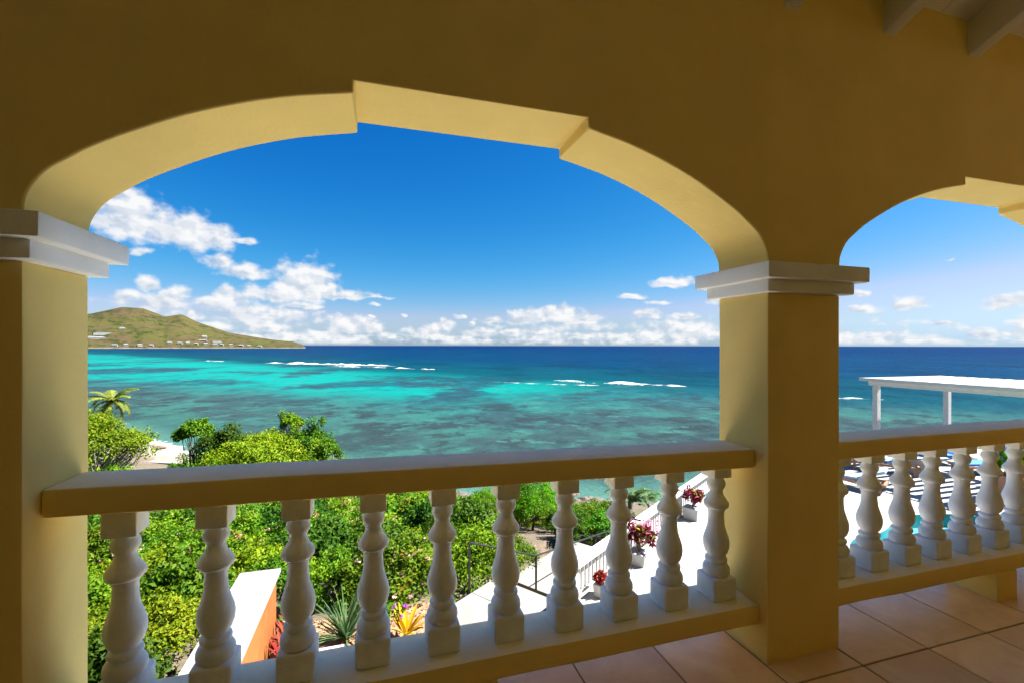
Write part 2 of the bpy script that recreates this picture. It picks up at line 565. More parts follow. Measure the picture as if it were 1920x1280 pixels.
def terrain_material():
    m, nt, b = mat('hillside_soil')
    geo = N(nt, 'ShaderNodeNewGeometry')
    s = N(nt, 'ShaderNodeSeparateXYZ')
    nt.links.new(geo.outputs['Position'], s.inputs[0])
    n1 = noise_tex(nt, geo.outputs['Position'], .5, 6, .6)
    n2 = noise_tex(nt, geo.outputs['Position'], 5, 5, .6)
    soil = mixc(nt, map_range(nt, n2.outputs['Fac'], .3, .7), (.06, .045, .03), (.15, .11, .075))
    soil = mixc(nt, map_range(nt, n1.outputs['Fac'], .5, .68), soil, (.06, .08, .015))
    sand = mixc(nt, map_range(nt, n2.outputs['Fac'], .3, .7), (.20, .165, .13), (.28, .245, .20))
    rocky = mixc(nt, map_range(nt, n2.outputs['Fac'], .35, .65), (.035, .028, .022), (.10, .085, .07))
    sand = mixc(nt, map_range(nt, s.outputs[0], -9, -3), sand, rocky)
    zz = math_node(nt, 'ADD', s.outputs[2], math_node(nt, 'MULTIPLY', n1.outputs['Fac'], 1.2))
    c = mixc(nt, map_range(nt, zz, -11.2, -10.4, 0, 1, True), sand, soil)
    nt.links.new(c, b.inputs['Base Color'])
    b.inputs['Roughness'].default_value = .95
    bp = N(nt, 'ShaderNodeBump', inp={'Strength': .7, 'Distance': .05})
    nt.links.new(n2.outputs['Fac'], bp.inputs['Height'])
    nt.links.new(bp.outputs[0], b.inputs['Normal'])
    return m


def hill_material():
    m, nt, b = mat('far_hill_scrub')
    geo = N(nt, 'ShaderNodeNewGeometry')
    s = N(nt, 'ShaderNodeSeparateXYZ')
    nt.links.new(geo.outputs['Position'], s.inputs[0])
    n1 = noise_tex(nt, geo.outputs['Position'], .006, 6, .65)
    n2 = noise_tex(nt, geo.outputs['Position'], .025, 7, .75)
    c = mixc(nt, map_range(nt, n1.outputs['Fac'], .38, .62), (.052, .053, .012), (.060, .042, .022))
    c = mixc(nt, map_range(nt, n2.outputs['Fac'], .48, .62), c, (.016, .026, .005))
    c = mixc(nt, map_range(nt, math_node(nt, 'ADD', s.outputs[2], math_node(nt, 'MULTIPLY', n2.outputs['Fac'], 14)), -7.5, 1.5, 1, 0, True), c, (.15, .125, .09))
    nt.links.new(c, b.inputs['Base Color'])
    b.inputs['Roughness'].default_value = 1
    b.inputs['Specular IOR Level'].default_value = .1
    bp = N(nt, 'ShaderNodeBump', inp={'Strength': .8, 'Distance': 8.0})
    nt.links.new(n2.outputs['Fac'], bp.inputs['Height'])
    nt.links.new(bp.outputs[0], b.inputs['Normal'])
    return m


def sea_material():
    m, nt, b = mat('reef_sea_water')
    geo = N(nt, 'ShaderNodeNewGeometry')
    P = geo.outputs['Position']
    s = N(nt, 'ShaderNodeSeparateXYZ')
    nt.links.new(P, s.inputs[0])
    at = N(nt, 'ShaderNodeAttribute', attribute_name='shore')
    shore = at.outputs['Fac']
    # s coordinate: metres seaward of the reef crest
    big = noise_tex(nt, P, .009, 3, .5)
    rs = vmath(nt, 'DOT_PRODUCT', vmath(nt, 'SUBTRACT', P, (8.7, 314, 0)), (.828, .560, 0))
    rs = math_node(nt, 'ADD', rs, math_node(nt, 'MULTIPLY', math_node(nt, 'SUBTRACT', big.outputs['Fac'], .5), 60))
    n1 = noise_tex(nt, P, .05, 7, .66, dist=.15)
    n2 = noise_tex(nt, P, .16, 6, .68, dist=.2)
    n3 = noise_tex(nt, vmath(nt, 'ADD', P, (130, 40, 0)), .016, 4, .55, dist=.6)
    # lagoon floor: sea grass and sand, coral heads
    q = vmath(nt, 'DOT_PRODUCT', P, (.56, -.828, 0))
    n4 = noise_tex(nt, vmath(nt, 'ADD', P, (50, 310, 0)), .12, 8, .7, dist=.2)
    lag = mixc(nt, map_range(nt, n3.outputs['Fac'], .42, .58, 0, 1, True), (0.0059, 0.0517, 0.0664), (0.0059, 0.0812, 0.0826))
    lag = mixc(nt, map_range(nt, q, -80, -20, 0, .7, True), lag, (0.0118, 0.0457, 0.0634))
    tq = math_node(nt, 'MULTIPLY', map_range(nt, q, -62, -100, 0, 1, True), map_range(nt, shore, 40, 70, 0, 1, True))
    tn = math_node(nt, 'ADD', n3.outputs['Fac'], math_node(nt, 'MULTIPLY', n2.outputs['Fac'], .45))
    lag = mixc(nt, map_range(nt, n1.outputs['Fac'], .50, .57, 0, .75, True), lag, (0.0103, 0.0325, 0.0457))
    lag = mixc(nt, map_range(nt, n4.outputs['Fac'], .52, .60, 0, .8, True), lag, (.0155, .0260, .0315))
    lag = mixc(nt, math_node(nt, 'MULTIPLY', tq, map_range(nt, tn, .62, .74, 0, .92, True)), lag, (.0005, .150, .132))
    lag = mixc(nt, map_range(nt, n4.outputs['Fac'], .45, .36, 0, .75, True), lag, (0.0192, 0.1107, 0.0945))
    # close inshore: grey green reef flat, then pale sand
    flat = mixc(nt, map_range(nt, n1.outputs['Fac'], .42, .56, 0, 1, True), (0.0251, 0.0775, 0.0650), (0.0221, 0.0399, 0.0413))
    flat = mixc(nt, map_range(nt, n4.outputs['Fac'], .50, .58, 0, .85, True), flat, (0.0162, 0.0221, 0.0251))
    flat = mixc(nt, map_range(nt, n2.outputs['Fac'], .44, .36, 0, .8, True), flat, (0.0332, 0.1107, 0.0922))
    flat = mixc(nt, map_range(nt, shore, 4, 30, .55, 0, True), flat, (.022, .050, .046))
    lag = mixc(nt, map_range(nt, shore, 18, 80, .85, 0, True), lag, flat)
    lag = mixc(nt, map_range(nt, shore, 0, 9, .7, 0, True), lag, (0.0554, 0.1365, 0.1107))
    # outside the reef: deepening blue
    deep = mixc(nt, map_range(nt, rs, -30, 160, 0, 1, True), (0.0005, 0.0339, 0.0487), (0.0002, 0.0192, 0.0531))
    deep = mixc(nt, map_range(nt, rs, 150, 1200, 0, 1), deep, (0.0002, 0.0111, 0.0517))
    dn = noise_tex(nt, vmath(nt, 'MULTIPLY', P, (1, .6, 1)), .025, 7, .7)
    deep = mixc(nt, map_range(nt, dn.outputs['Fac'], .48, .62, 0, .6), deep, (0.0002, 0.0111, 0.0295))
    deep = mixc(nt, map_range(nt, dn.outputs['Fac'], .42, .30, 0, .5), deep, (0.0014, 0.0443, 0.0775))
    c = mixc(nt, map_range(nt, rs, -75, -15, 0, 1, True), lag, deep)
    # whitecaps
    fn = noise_tex(nt, vmath(nt, 'MULTIPLY', P, (.30, .55, 1)), .8, 5, .62)
    cap_ = map_range(nt, fn.outputs['Fac'], .745, .78, 0, .8)
    cap_ = math_node(nt, 'MULTIPLY', cap_, map_range(nt, rs, -60, 40))
    c = mixc(nt, cap_, c, (.4, .42, .43))
    # wash of foam on the shore
    sn = noise_tex(nt, P, .6, 5, .65)
    wash = map_range(nt, math_node(nt, 'ADD', shore, math_node(nt, 'MULTIPLY', sn.outputs['Fac'], 7)), 4.2, 3.2, 0, .8)
    c = mixc(nt, wash, c, (.8, .82, .8))
    nt.links.new(c, b.inputs['Base Color'])
    b.inputs['Roughness'].default_value = .42
    b.inputs['IOR'].default_value = 1.33
    b.inputs['Specular IOR Level'].default_value = .015
    w1 = noise_tex(nt, vmath(nt, 'MULTIPLY', P, (.5, 1.0, 1)), .35, 7, .6)
    w2 = noise_tex(nt, vmath(nt, 'MULTIPLY', P, (.5, 1.0, 1)), .045, 4, .6)
    hh = math_node(nt, 'ADD', w1.outputs['Fac'], math_node(nt, 'MULTIPLY', w2.outputs['Fac'], 3.0))
    bp = N(nt, 'ShaderNodeBump', inp={'Strength': 1.0, 'Distance': 1.1})
    nt.links.new(hh, bp.inputs['Height'])
    nt.links.new(bp.outputs[0], b.inputs['Normal'])
    return m


def pool_material():
    m, nt, b = mat('pool_water')
    geo = N(nt, 'ShaderNodeNewGeometry')
    n = noise_tex(nt, geo.outputs['Position'], 3, 4, .6)
    nt.links.new(mixc(nt, map_range(nt, n.outputs['Fac'], .35, .65), (.05, .25, .25), (.10, .33, .32)), b.inputs['Base Color'])
    b.inputs['Roughness'].default_value = .08
    bp = N(nt, 'ShaderNodeBump', inp={'Strength': .25, 'Distance': .03})
    nt.links.new(n.outputs['Fac'], bp.inputs['Height'])
    nt.links.new(bp.outputs[0], b.inputs['Normal'])
    return m


M['terrain'] = terrain_material()
M['hill'] = hill_material()
M['sea'] = sea_material()
M['poolwater'] = pool_material()
M['pooltile'] = simple('turquoise_pool_tile', (.008, .17, .21), .3, .2, 12)
M['stripe'] = None


def stripe_material():
    m, nt, b = mat('blue_white_striped_canvas')
    t = N(nt, 'ShaderNodeTexCoord')
    s = N(nt, 'ShaderNodeSeparateXYZ')
    nt.links.new(t.outputs['Object'], s.inputs[0])
    f = math_node(nt, 'FRACT', math_node(nt, 'MULTIPLY', s.outputs[0], 6.0))
    nt.links.new(mixc(nt, math_node(nt, 'GREATER_THAN', f, .5), (.36, .38, .40), (.05, .14, .34)), b.inputs['Base Color'])
    b.inputs['Roughness'].default_value = .8
    return m


M['stripe'] = stripe_material()

# ================================================================== the setting: sea, terrain, far hill
SEA = -12.5
CX = [-400, -120, -60, -31.7, -24, -6, 5, 13.4, 18.8, 28.5, 40, 70, 140, 400]
CY = [330, 150, 106, 79.5, 68.5, 56, 44, 38, 36, 33, 33, 31, 24, -60]


def ycoast(x):
    return float(np.interp(x, CX, CY)) + 1.2 * math.sin(x * .43) + .7 * math.sin(x * 1.1 + 1)


def ground(x, y):
    yc = ycoast(x)
    y0 = 8.5
    if y <= y0:
        z = -3.2
    else:
        t = (y - y0) / max(1, yc - y0)
        if t < .86:
            z = -3.2 - 8.2 * (t / .86) ** .92
        else:
            z = -11.4 - 1.1 * (t - .86) / .14
        if t > 1:
            z = SEA - min(6, (y - yc) * .09)
    ua = (x - 1.68) * .807 + (y - 8.575) * .59          # cut for the garden stair
    ub = (x - 1.68) * .59 - (y - 8.575) * .807
    if -2.5 < ua < 8.6 and (-.45 if ua < 2.2 or ua > 6.4 else -1.7) < ub < 2.6:
        z = min(z, -3.5 if ua < .5 else max(-4.7 - .126 * max(0, ua - 2.3), -3.5 - .67 * (ua - .3)))
        return z
    z += .25 * mnoise.noise(Vector((x * .22, y * .22, .3))) * min(1, max(0, (y - 8) / 6))
    return z


xs = np.concatenate([np.linspace(-260, -60, 26)[:-1], np.linspace(-60, -12, 45)[:-1], np.linspace(-12, 14, 72), np.linspace(14, 45, 30)[1:], np.linspace(45, 260, 28)[1:]])
ys = np.concatenate([np.linspace(-30, 5, 8)[:-1], np.linspace(5, 20, 48)[:-1], np.linspace(20, 95, 80), np.linspace(95, 330, 40)[1:]])
mb = MB()
mb.v = [(x, y, ground(x, y)) for y in ys for x in xs]
nx = len(xs)
mb.f = [(j * nx + i, j * nx + i + 1, (j + 1) * nx + i + 1, (j + 1) * nx + i) for j in range(len(ys) - 1) for i in range(nx - 1)]
kind(mb.build('terrain', M['terrain'], smooth=True), 'structure')

sx_ = np.concatenate([-np.geomspace(60000, 420, 24), np.linspace(-400, 400, 161), np.geomspace(420, 60000, 24)])
sy_ = np.concatenate([-np.geomspace(60000, 420, 20), np.linspace(-400, 20, 30), np.linspace(24, 420, 110), np.geomspace(440, 60000, 24)])
mb = MB()
mb.v = [(x, y, SEA) for y in sy_ for x in sx_]
nx = len(sx_)
mb.f = [(j * nx + i, j * nx + i + 1, (j + 1) * nx + i + 1, (j + 1) * nx + i) for j in range(len(sy_) - 1) for i in range(nx - 1)]
sea = mb.build('sea', M['sea'])
att = sea.data.attributes.new('shore', 'FLOAT', 'POINT')
att.data.foreach_set('value', [(y - ycoast(x)) * .75 for x, y, z in [v.co for v in sea.data.vertices]])
kind(sea, 'structure')

# far headland across the bay: ridge heights along it, from its tip towards the island
bear = [(-60, 130), (-44, 155), (-34.6, 140), (-26.5, 152), (-24.3, 192), (-22.7, 189), (-21.0, 150), (-19.7, 166), (-18.35, 126), (-15.5, 70), (-13, 46), (-11.0, 30), (-9.3, 22), (-8.4, 4), (-7.9, -14)]


def hill_z(b, d):
    rz = float(np.interp(b, [p[0] for p in bear], [p[1] for p in bear]))
    d0, dr, d1 = 2560, 3020, 3900
    u = (d - d0) / (dr - d0) if d < dr else 1 - (d - dr) / (d1 - dr)
    u = max(0, min(1, u))
    prof = u ** 1.15 * (1.0 - .0 * u)
    x, y = d * math.sin(R(b)), d * math.cos(R(b))
    nz = mnoise.fractal(Vector((x * .004, y * .004, 0)), .9, 2.1, 5)
    rid = abs(mnoise.noise(Vector((x * .006, y * .006, 4))))
    return SEA - 2 + (rz + 12) * prof + (nz * 16 - rid * 22) * (4 * u * (1 - u)) * max(0, min(1, rz / 120)) + 5 * min(1, u * 9) * max(0, min(1, (rz + 14) / 20)) - (6 if rz < -10 else 0)


bs = np.linspace(-60, -7.0, 220)
ds = np.concatenate([np.linspace(2500, 3100, 40), np.linspace(3130, 4000, 18)])
mb = MB()
mb.v = [(d * math.sin(R(b)), d * math.cos(R(b)), hill_z(b, d)) for d in ds for b in bs]
nb = len(bs)
mb.f = [(j * nb + i, j * nb + i + 1, (j + 1) * nb + i + 1, (j + 1) * nb + i) for j in range(len(ds) - 1) for i in range(nb - 1)]
kind(mb.build('headland_hills', M['hill'], smooth=True), 'structure')

# houses on the far headland
M['farwhite'] = simple('far_white_wall', (.22, .215, .20), .8, .05, .2)
M['farroof'] = simple('far_pale_roof', (.19, .20, .195), .7, .1, .2)
M['fargreen'] = simple('far_green_roof', (.06, .12, .10), .7, .1, .2)
M['farwindow'] = simple('far_window', (.05, .06, .07), .3, .1, .2)
house_mesh = {}


def far_house(px, dpt, w, roof, label, group, hgt=7.0):
    b = 16.417 + math.degrees(math.atan((px - 960) / 849.57))
    x, y = dpt * math.sin(R(b)), dpt * math.cos(R(b))
    t = empty('house', (x, y, hill_z(b, dpt) - 1), R(-b) + rng.uniform(-.4, .4))
    tag(t, label, 'house', group)
    MB().box(-w / 2, w / 2, -5, 5, 0, hgt).build('wall', M['farwhite'], t)
    mb = MB()
    a, e = w / 2 + 1, 6
    mb.add([(-a, -e, hgt), (a, -e, hgt), (a, e, hgt), (-a, e, hgt), (-a * .6, 0, hgt + 3.2), (a * .6, 0, hgt + 3.2)],
           [(0, 3, 2, 1), (0, 1, 5, 4), (2, 3, 4, 5), (1, 2, 5), (3, 0, 4)])
    mb.build('roof', M[roof], t)
    k = max(2, int(w / 6))
    for i in range(k):
        xc = -w / 2 + w * (i + .5) / k
        MB().box(xc - 1.2, xc + 1.2, -5.12, -5.002, 2.2, 5.2).build('window', M['farwindow'], t)


for px, d_, w in [(318, 2640, 18), (337, 2625, 20), (352, 2635, 16), (368, 2625, 15), (386, 2630, 18), (403, 2625, 20), (416, 2620, 14), (433, 2630, 18), (452, 2625, 20), (467, 2620, 16), (487, 2620, 18), (215, 2600, 20), (236, 2605, 15), (262, 2600, 18), (284, 2605, 15)]:
    far_house(px, d_, w, 'farroof', 'small white house in the row along the far shore of the bay', 'houses along the far shore')
for px, d_, w in [(380, 2740, 36), (407, 2745, 46)]:
    far_house(px, d_, w, 'farroof', 'white house on the far slope above the row along the shore', 'houses on the far slope')
far_house(193, 2740, 72, 'fargreen', 'long green roofed building on the far hillside', None, 9)
far_house(179, 2700, 66, 'farroof', 'long pale building on the far hillside just below a green roof', None, 8)
far_house(229, 2800, 22, 'farroof', 'lone small white house high on the far hillside', None)
far_house(383, 2820, 26, 'farroof', 'lone white house highest on the sloping far headland', None)


# breaking waves on the reef
def breaker(p0, p1, wid, hgt, seed, label, dens=1.0):
    r = random.Random(seed)
    p0, p1 = Vector((*p0, 0)), Vector((*p1, 0))
    L = (p1 - p0).length
    n = int(L / 1.2)
    t = (p1 - p0).normalized()
    nn = Vector((t.y, -t.x, 0))
    prof = [(-.7, -.2), (-.45, .25), (-.2, .8), (0, 1), (.18, .75), (.4, .25), (.75, .08), (1, -.2)]
    mb = MB()
    m = len(prof)
    for i in range(n + 1):
        u = i / n
        env = min(1, u * 7, (1 - u) * 7)
        a = env * max(.03, .42 + 1.1 * mnoise.noise(Vector((i * .09, seed, 0))) + .35 * mnoise.noise(Vector((i * .35, seed, 3))))
        wob = 5 * mnoise.noise(Vector((i * .03, seed + 9, 0)))
        for j, (q, h) in enumerate(prof):
            jit = 1 + .5 * mnoise.noise(Vector((i * .5, j * 1.3, seed)))
            p = p0 + t * (L * u) + nn * (q * wid * (.35 + a) * jit + wob)
            mb.v.append((p.x, p.y, SEA + .02 + (h * hgt * a if h > 0 else -.25)))
    mb.f = [(i * m + j, i * m + j + 1, (i + 1) * m + j + 1, (i + 1) * m + j) for i in range(n) for j in range(m - 1)]
    o = mb.build('breaking_wave', M['foam'], smooth=True)
    tag(o, label, 'wave')


breaker((-86, 404), (12, 322), 9, 1.6, 1, 'longest white breaking wave on the reef in front of the headland')
breaker((-34, 332), (6, 300), 5, .8, 2, 'thin white wave line just inshore of the longest breaker')
breaker((10, 296), (34, 268), 4, .9, 3, 'short broken white wave continuing past the longest breaker')
breaker((68, 173), (82, 157), 2.0, .9, 4, 'short curling white wave crest on the reef ahead of the pillar')
breaker((82, 155), (103, 134), 2.6, 1.0, 5, 'longer white wave crest on the reef running towards the pillar')
breaker((46, 170), (76, 146), 2.6, .12, 6, 'faint streak of spent foam inside the reef')
breaker((-150, 470), (-128, 452), 4, .7, 7, 'small white wave far across the bay near the headland shore')
breaker((112, 98), (128, 86), 1.6, .5, 8, 'low white swell crest seen under the white pergola')

# ================================================================== the balcony
D = 1.75
YO = D + .333                      # outer face of the arcade
BAYS = [(-1.042 + 2.847 * k + .4605 * k, 1.805 + 2.847 * k + .4605 * k) for k in (-1, 0, 1, 2)]
ZT, ZM, ZB = 1.931, 1.854, 1.795
X0, X1 = BAYS[0][0] - .46, BAYS[-1][1] + .46
YB = -2.2                          # back wall
arch_prof = [(1.4235, ZT), (1.418, 1.995), (1.377, 2.068), (1.31, 2.125), (1.22, 2.187), (1.03, 2.288), (.86, 2.358), (.68, 2.414), (.471, 2.459)]


def cat(pts, k=6):
    out = []
    for i in range(len(pts) - 1):
        p0, p1, p2, p3 = (Vector(pts[max(0, min(len(pts) - 1, i + d))]) for d in (-1, 0, 1, 2))
        for j in range(k):
            t = j / k
            out.append(tuple(.5 * ((2 * p1) + (p2 - p0) * t + (2 * p0 - 5 * p1 + 4 * p2 - p3) * t * t + (3 * p1 - p0 - 3 * p2 + p3) * t ** 3)))
    out.append(tuple(pts[-1]))
    return out


arch_half = cat(arch_prof)
arcade = empty('arcade_wall', (0, D, 0))
tag(arcade, 'yellow plastered arcade wall with stepped arches on square pillars', 'wall')
outline = [(X0, 3.43), (X1, 3.43), (X1, ZT)]
for a, b in reversed(BAYS):
    c0 = (a + b) / 2
    outline += [(c0 + w, z) for w, z in arch_half]
    outline += [(c0 + .471, 2.506), (c0 - .471, 2.506)]
    outline += [(c0 - w, z) for w, z in reversed(arch_half)]
outline += [(X0, ZT)]
ol = []
for p in outline:
    if not ol or (Vector(p) - Vector(ol[-1])).length > 1e-4:
        ol.append(p)
n = len(ol)
mb = MB()
mb.add([(x, 0, z) for x, z in ol] + [(x, YO - D, z) for x, z in ol],
       [tuple(range(n)), tuple(reversed(range(n, 2 * n)))] + [(i, n + i, n + (i + 1) % n, (i + 1) % n) for i in range(n)])
wall = mb.build('wall', M['stucco'], arcade, smooth=True)
bv = wall.modifiers.new('bevel', 'BEVEL')
bv.width = .009
bv.segments = 2
bv.limit_method = 'ANGLE'
bv.angle_limit = R(45)


def wavy_box(x0, x1, y0, y1, z0, z1, amp=.0025, step=.12, seed=0, bev=.01):
    """hand-plastered block: bevelled, subdivided, slightly uneven"""
    bm = bmesh.new()
    mb = MB().box(x0, x1, y0, y1, z0, z1)
    vv = [bm.verts.new(p) for p in mb.v]
    for f in mb.f:
        bm.faces.new([vv[i] for i in f])
    bmesh.ops.recalc_face_normals(bm, faces=bm.faces)
    bmesh.ops.bevel(bm, geom=list(bm.edges), offset=bev, segments=2, profile=.5, affect='EDGES')
    for ax, (a, b) in enumerate(((x0, x1), (y0, y1), (z0, z1))):
        k = min(30, int((b - a) / step))
        for i in range(1, k):
            co = [0, 0, 0]
            co[ax] = a + (b - a) * i / k
            no = [0, 0, 0]
            no[ax] = 1
            bmesh.ops.bisect_plane(bm, geom=list(bm.verts) + list(bm.edges) + list(bm.faces), plane_co=co, plane_no=no)
    for v in bm.verts:
        p = v.co * 3.2 + Vector((seed * 3.1, seed, 0))
        v.co += Vector((mnoise.noise(p), mnoise.noise(p + Vector((9, 0, 0))), mnoise.noise(p + Vector((0, 9, 0))))) * amp
    return bm


def wavy(name, m, parent, *a, **k):
    bm = wavy_box(*a, **k)
    me = bpy.data.meshes.new(name)
    bm.to_mesh(me)
    bm.free()
    me.polygons.foreach_set('use_smooth', [True] * len(me.polygons))
    me.set_sharp_from_angle(angle=R(35))
    me.materials.append(m)
    return link(name, me, parent)


P1, P2 = .0875, .0436
pill_x = [(X0 - .0, BAYS[0][0])] + [(BAYS[i][1], BAYS[i + 1][0]) for i in range(len(BAYS) - 1)] + [(BAYS[-1][1], X1)]
for k, (a, b) in enumerate(pill_x):
    w = b - a
    pl = wavy('pillar', M['stucco'], arcade, -w / 2, w / 2, 0, YO - D, -.02, ZB + .002, amp=.003, seed=k, bev=.011)
    pl.location = ((a + b) / 2, 0, 0)
    lo = wavy('capital_moulding', M['trim'], pl, -w / 2 - P2, w / 2 + P2, -P2, YO - D + P2, ZB, ZM + .002, amp=.0025, seed=k + 20, bev=.008)
    up = wavy('capital_slab', M['trim'], pl, -w / 2 - P1, w / 2 + P1, -P1, YO - D + P1, ZM, ZT, amp=.003, seed=k + 40, bev=.008)

# ---------------------------------------------------------- balustrades
bal_prof = [(.050, .108), (.061, .118), (.0655, .131), (.064, .149), (.0565, .164), (.0435, .1735), (.0430, .177), (.0525, .183), (.0535, .190), (.0515, .198), (.0405, .2065), (.0410, .211),
            (.0535, .227), (.061, .251), (.0632, .275), (.0600, .299), (.0505, .328), (.0418, .358), (.0382, .394), (.0378, .430), (.0430, .441), (.0440, .448), (.0520, .452), (.0590, .460),
            (.0602, .470), (.0595, .478), (.0505, .493), (.0370, .512), (.0318, .530), (.0315, .540), (.0365, .550), (.0430, .562), (.0445, .573), (.0425, .584), (.0360, .597), (.0310, .606), (.0310, .614)]


def baluster_mesh(scale):
    """bottom block, turned shaft, top block; heights in metres, shaft squeezed to fit"""
    bm = bmesh.new()
    for (x, z0, z1, b) in ((.068, 0, .113, .012), (.0515, .609, .735, .005)):
        r = bmesh.ops.create_cube(bm, size=1)
        for v in r['verts']:
            v.co = Vector((v.co.x * 2 * x, v.co.y * 2 * x, (v.co.z + .5) * (z1 - z0) + z0))
        es = list({e for v in r['verts'] for e in v.link_edges})
        bmesh.ops.bevel(bm, geom=es, offset=b, segments=3, profile=.5, affect='EDGES')
    q = MB()
    q.lathe(bal_prof, 36)
    vv = [bm.verts.new(p) for p in q.v]
    for f in q.f:
        bm.faces.new([vv[i] for i in f])
    bmesh.ops.recalc_face_normals(bm, faces=bm.faces)
    for v in bm.verts:
        v.co.z *= scale
    me = bpy.data.meshes.new('baluster')
    bm.to_mesh(me)
    bm.free()
    me.polygons.foreach_set('use_smooth', [True] * len(me.polygons))
    me.set_sharp_from_angle(angle=R(38))
    me.materials.append(M['baluster'])
    return me


bal_me = baluster_mesh(1.0)
BT = .268
ry0, ry1 = 1.823, 2.047


def sheared(o, x0, x1, dz0, dz1):
    for v in o.data.vertices:
        t = (v.co.x - x0) / (x1 - x0)
        v.co.z += dz0 + (dz1 - dz0) * t


def balustrade(bay, zl, zr, bx, label, feet):
    a, b = bay
    t = empty('balustrade', ((a + b) / 2, 1.93, 0))
    tag(t, label, 'balustrade')
    cx = (a + b) / 2
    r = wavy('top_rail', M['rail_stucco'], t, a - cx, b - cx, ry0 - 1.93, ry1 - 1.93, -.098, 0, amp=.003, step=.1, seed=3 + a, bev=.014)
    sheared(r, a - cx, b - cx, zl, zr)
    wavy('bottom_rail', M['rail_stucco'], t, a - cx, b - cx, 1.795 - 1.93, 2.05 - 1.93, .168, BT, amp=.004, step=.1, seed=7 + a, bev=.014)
    for f in feet:
        wavy('foot', M['stucco'], t, f - cx - .095, f - cx + .095, 1.79 - 1.93, 2.055 - 1.93, -.005, .172, amp=.002, seed=f, bev=.008)
    for i, x in enumerate(bx):
        zt = zl + (zr - zl) * (x - a) / (b - a) - .095
        o = link('baluster', bal_me, t, (x - cx, rng.uniform(-.004, .004), BT - .002), rng.uniform(-.03, .03))
    return t


balustrade(BAYS[1], 1.075, 1.029, [-.858 + .2798 * i for i in range(10)],
           'yellow topped balustrade with ten white turned balusters in the wide central arch', [.38])
balustrade(BAYS[2], 1.030, 1.034, [2.465 + .2615 * i for i in range(10)],
           'yellow topped balustrade with white turned balusters overlooking the swimming pool', [3.672])
balustrade(BAYS[0], 1.060, 1.060, [BAYS[0][0] + .19 + .2798 * i for i in range(10)],
           'yellow topped balustrade in the arch beyond the cropped pillar', [BAYS[0][0] + 1.42])

# ---------------------------------------------------------- floor
floor = MB().box(X0, X1, YB, YO + .02, -.30, -.006).build('balcony_floor', M['grout'])
kind(floor, 'structure')
TS = .4465
tile_me = MB().box(-TS / 2 + .004, TS / 2 - .004, -TS / 2 + .004, TS / 2 - .004, -.008, 0).mesh('tile', M['tile'], bevel=.003, seg=1)
ix0, ix1 = int((X0 - .907) / TS) - 1, int((X1 - .907) / TS)
for i in range(ix0, ix1 + 1):
    for j in range(-7, 1):
        x = .907 + TS * (i + .5)
        y = 1.618 + TS * (j + .5)
        if x - TS / 2 < X0 or x + TS / 2 > X1 or y - TS / 2 < YB or x < -2.6:
            continue
        o = link('tile', tile_me, floor, (x, y, rng.uniform(-.0008, .0008)), rng.choice((0, 1, 2, 3)) * math.pi / 2)
# rest of the paving in the same tile, out of sight behind the left pillar
MB().box(X0 + .02, -2.62, YB + .02, YO, -.008, -.001).build('tile_strip', M['tile'], floor)

# ---------------------------------------------------------- ceiling: rafters and boards rising towards the house
SL = .42
ceil = empty('ceiling', (0, D, 3.40))
kind(ceil, 'structure')
yb_, yo_ = YB - D, .58
for i in range(14):
    x0 = X0 + (X1 - X0) * i / 14
    x1 = X0 + (X1 - X0) * (i + 1) / 14
    mb = MB()
    mb.add([(x0 + .003, yo_, -SL * yo_), (x1 - .003, yo_, -SL * yo_), (x1 - .003, yb_, -SL * yb_), (x0 + .003, yb_, -SL * yb_)] +
           [(x0 + .003, yo_, -SL * yo_ + .05), (x1 - .003, yo_, -SL * yo_ + .05), (x1 - .003, yb_, -SL * yb_ + .05), (x0 + .003, yb_, -SL * yb_ + .05)],
           [(0, 1, 2, 3), (7, 6, 5, 4), (0, 4, 5, 1), (1, 5, 6, 2), (2, 6, 7, 3), (3, 7, 4, 0)])
    mb.build('ceiling_board', M['ceiling'], ceil)
k = 0
for i in range(-12, 14):
    x = 2.61 + .665 * i
    if x < X0 + .1 or x > X1 - .1:
        continue
    mb = MB()
    h = .205
    hw = .042
    ya, yb2 = yo_ - .02, yb_
    vs = []
    for y in (ya, yb2):
        for q in (-hw, hw):
            vs += [(x + q, y, -SL * y - h), (x + q, y, -SL * y + .004)]
    mb.add(vs, [(0, 1, 3, 2), (4, 6, 7, 5), (0, 2, 6, 4), (1, 5, 7, 3), (0, 4, 5, 1), (2, 3, 7, 6)])
    mb.build('rafter', M['ceiling'], ceil, bevel=.012, seg=2, smooth=True)
# roof covering above the boards
mb = MB()
ra, rb, e = yo_ + .05, yb_ - .4, .4
mb.add([(X0 - e, ra, -SL * ra + .06), (X1 + e, ra, -SL * ra + .06), (X1 + e, rb, -SL * rb + .06), (X0 - e, rb, -SL * rb + .06),
        (X0 - e, ra, -SL * ra + .16), (X1 + e, ra, -SL * ra + .16), (X1 + e, rb, -SL * rb + .16), (X0 - e, rb, -SL * rb + .16)],
       [(0, 1, 2, 3), (7, 6, 5, 4), (0, 4, 5, 1), (1, 5, 6, 2), (2, 6, 7, 3), (3, 7, 4, 0)])
mb.build('roof_covering', M['terracotta'], ceil)

hw_ = empty('house_wall', (0, YB, 0))
tag(hw_, 'ochre plastered house wall behind the balcony', 'wall')
MB().box(X0 - .3, X1 + .3, -.3, 0, -3.6, 5.3).build('back_wall', M['ochre'], hw_)
for xx in ((X0 - .3, X0), (X1, X1 + .3)):
    MB().box(xx[0], xx[1], .001, YO - YB, -3.6, 3.4).build('end_wall', M['ochre'], hw_)
MB().box(X0 + .001, X1 - .001, YO - YB - .25, YO - YB, -3.6, -.31).build('lower_wall', M['stucco'], hw_)

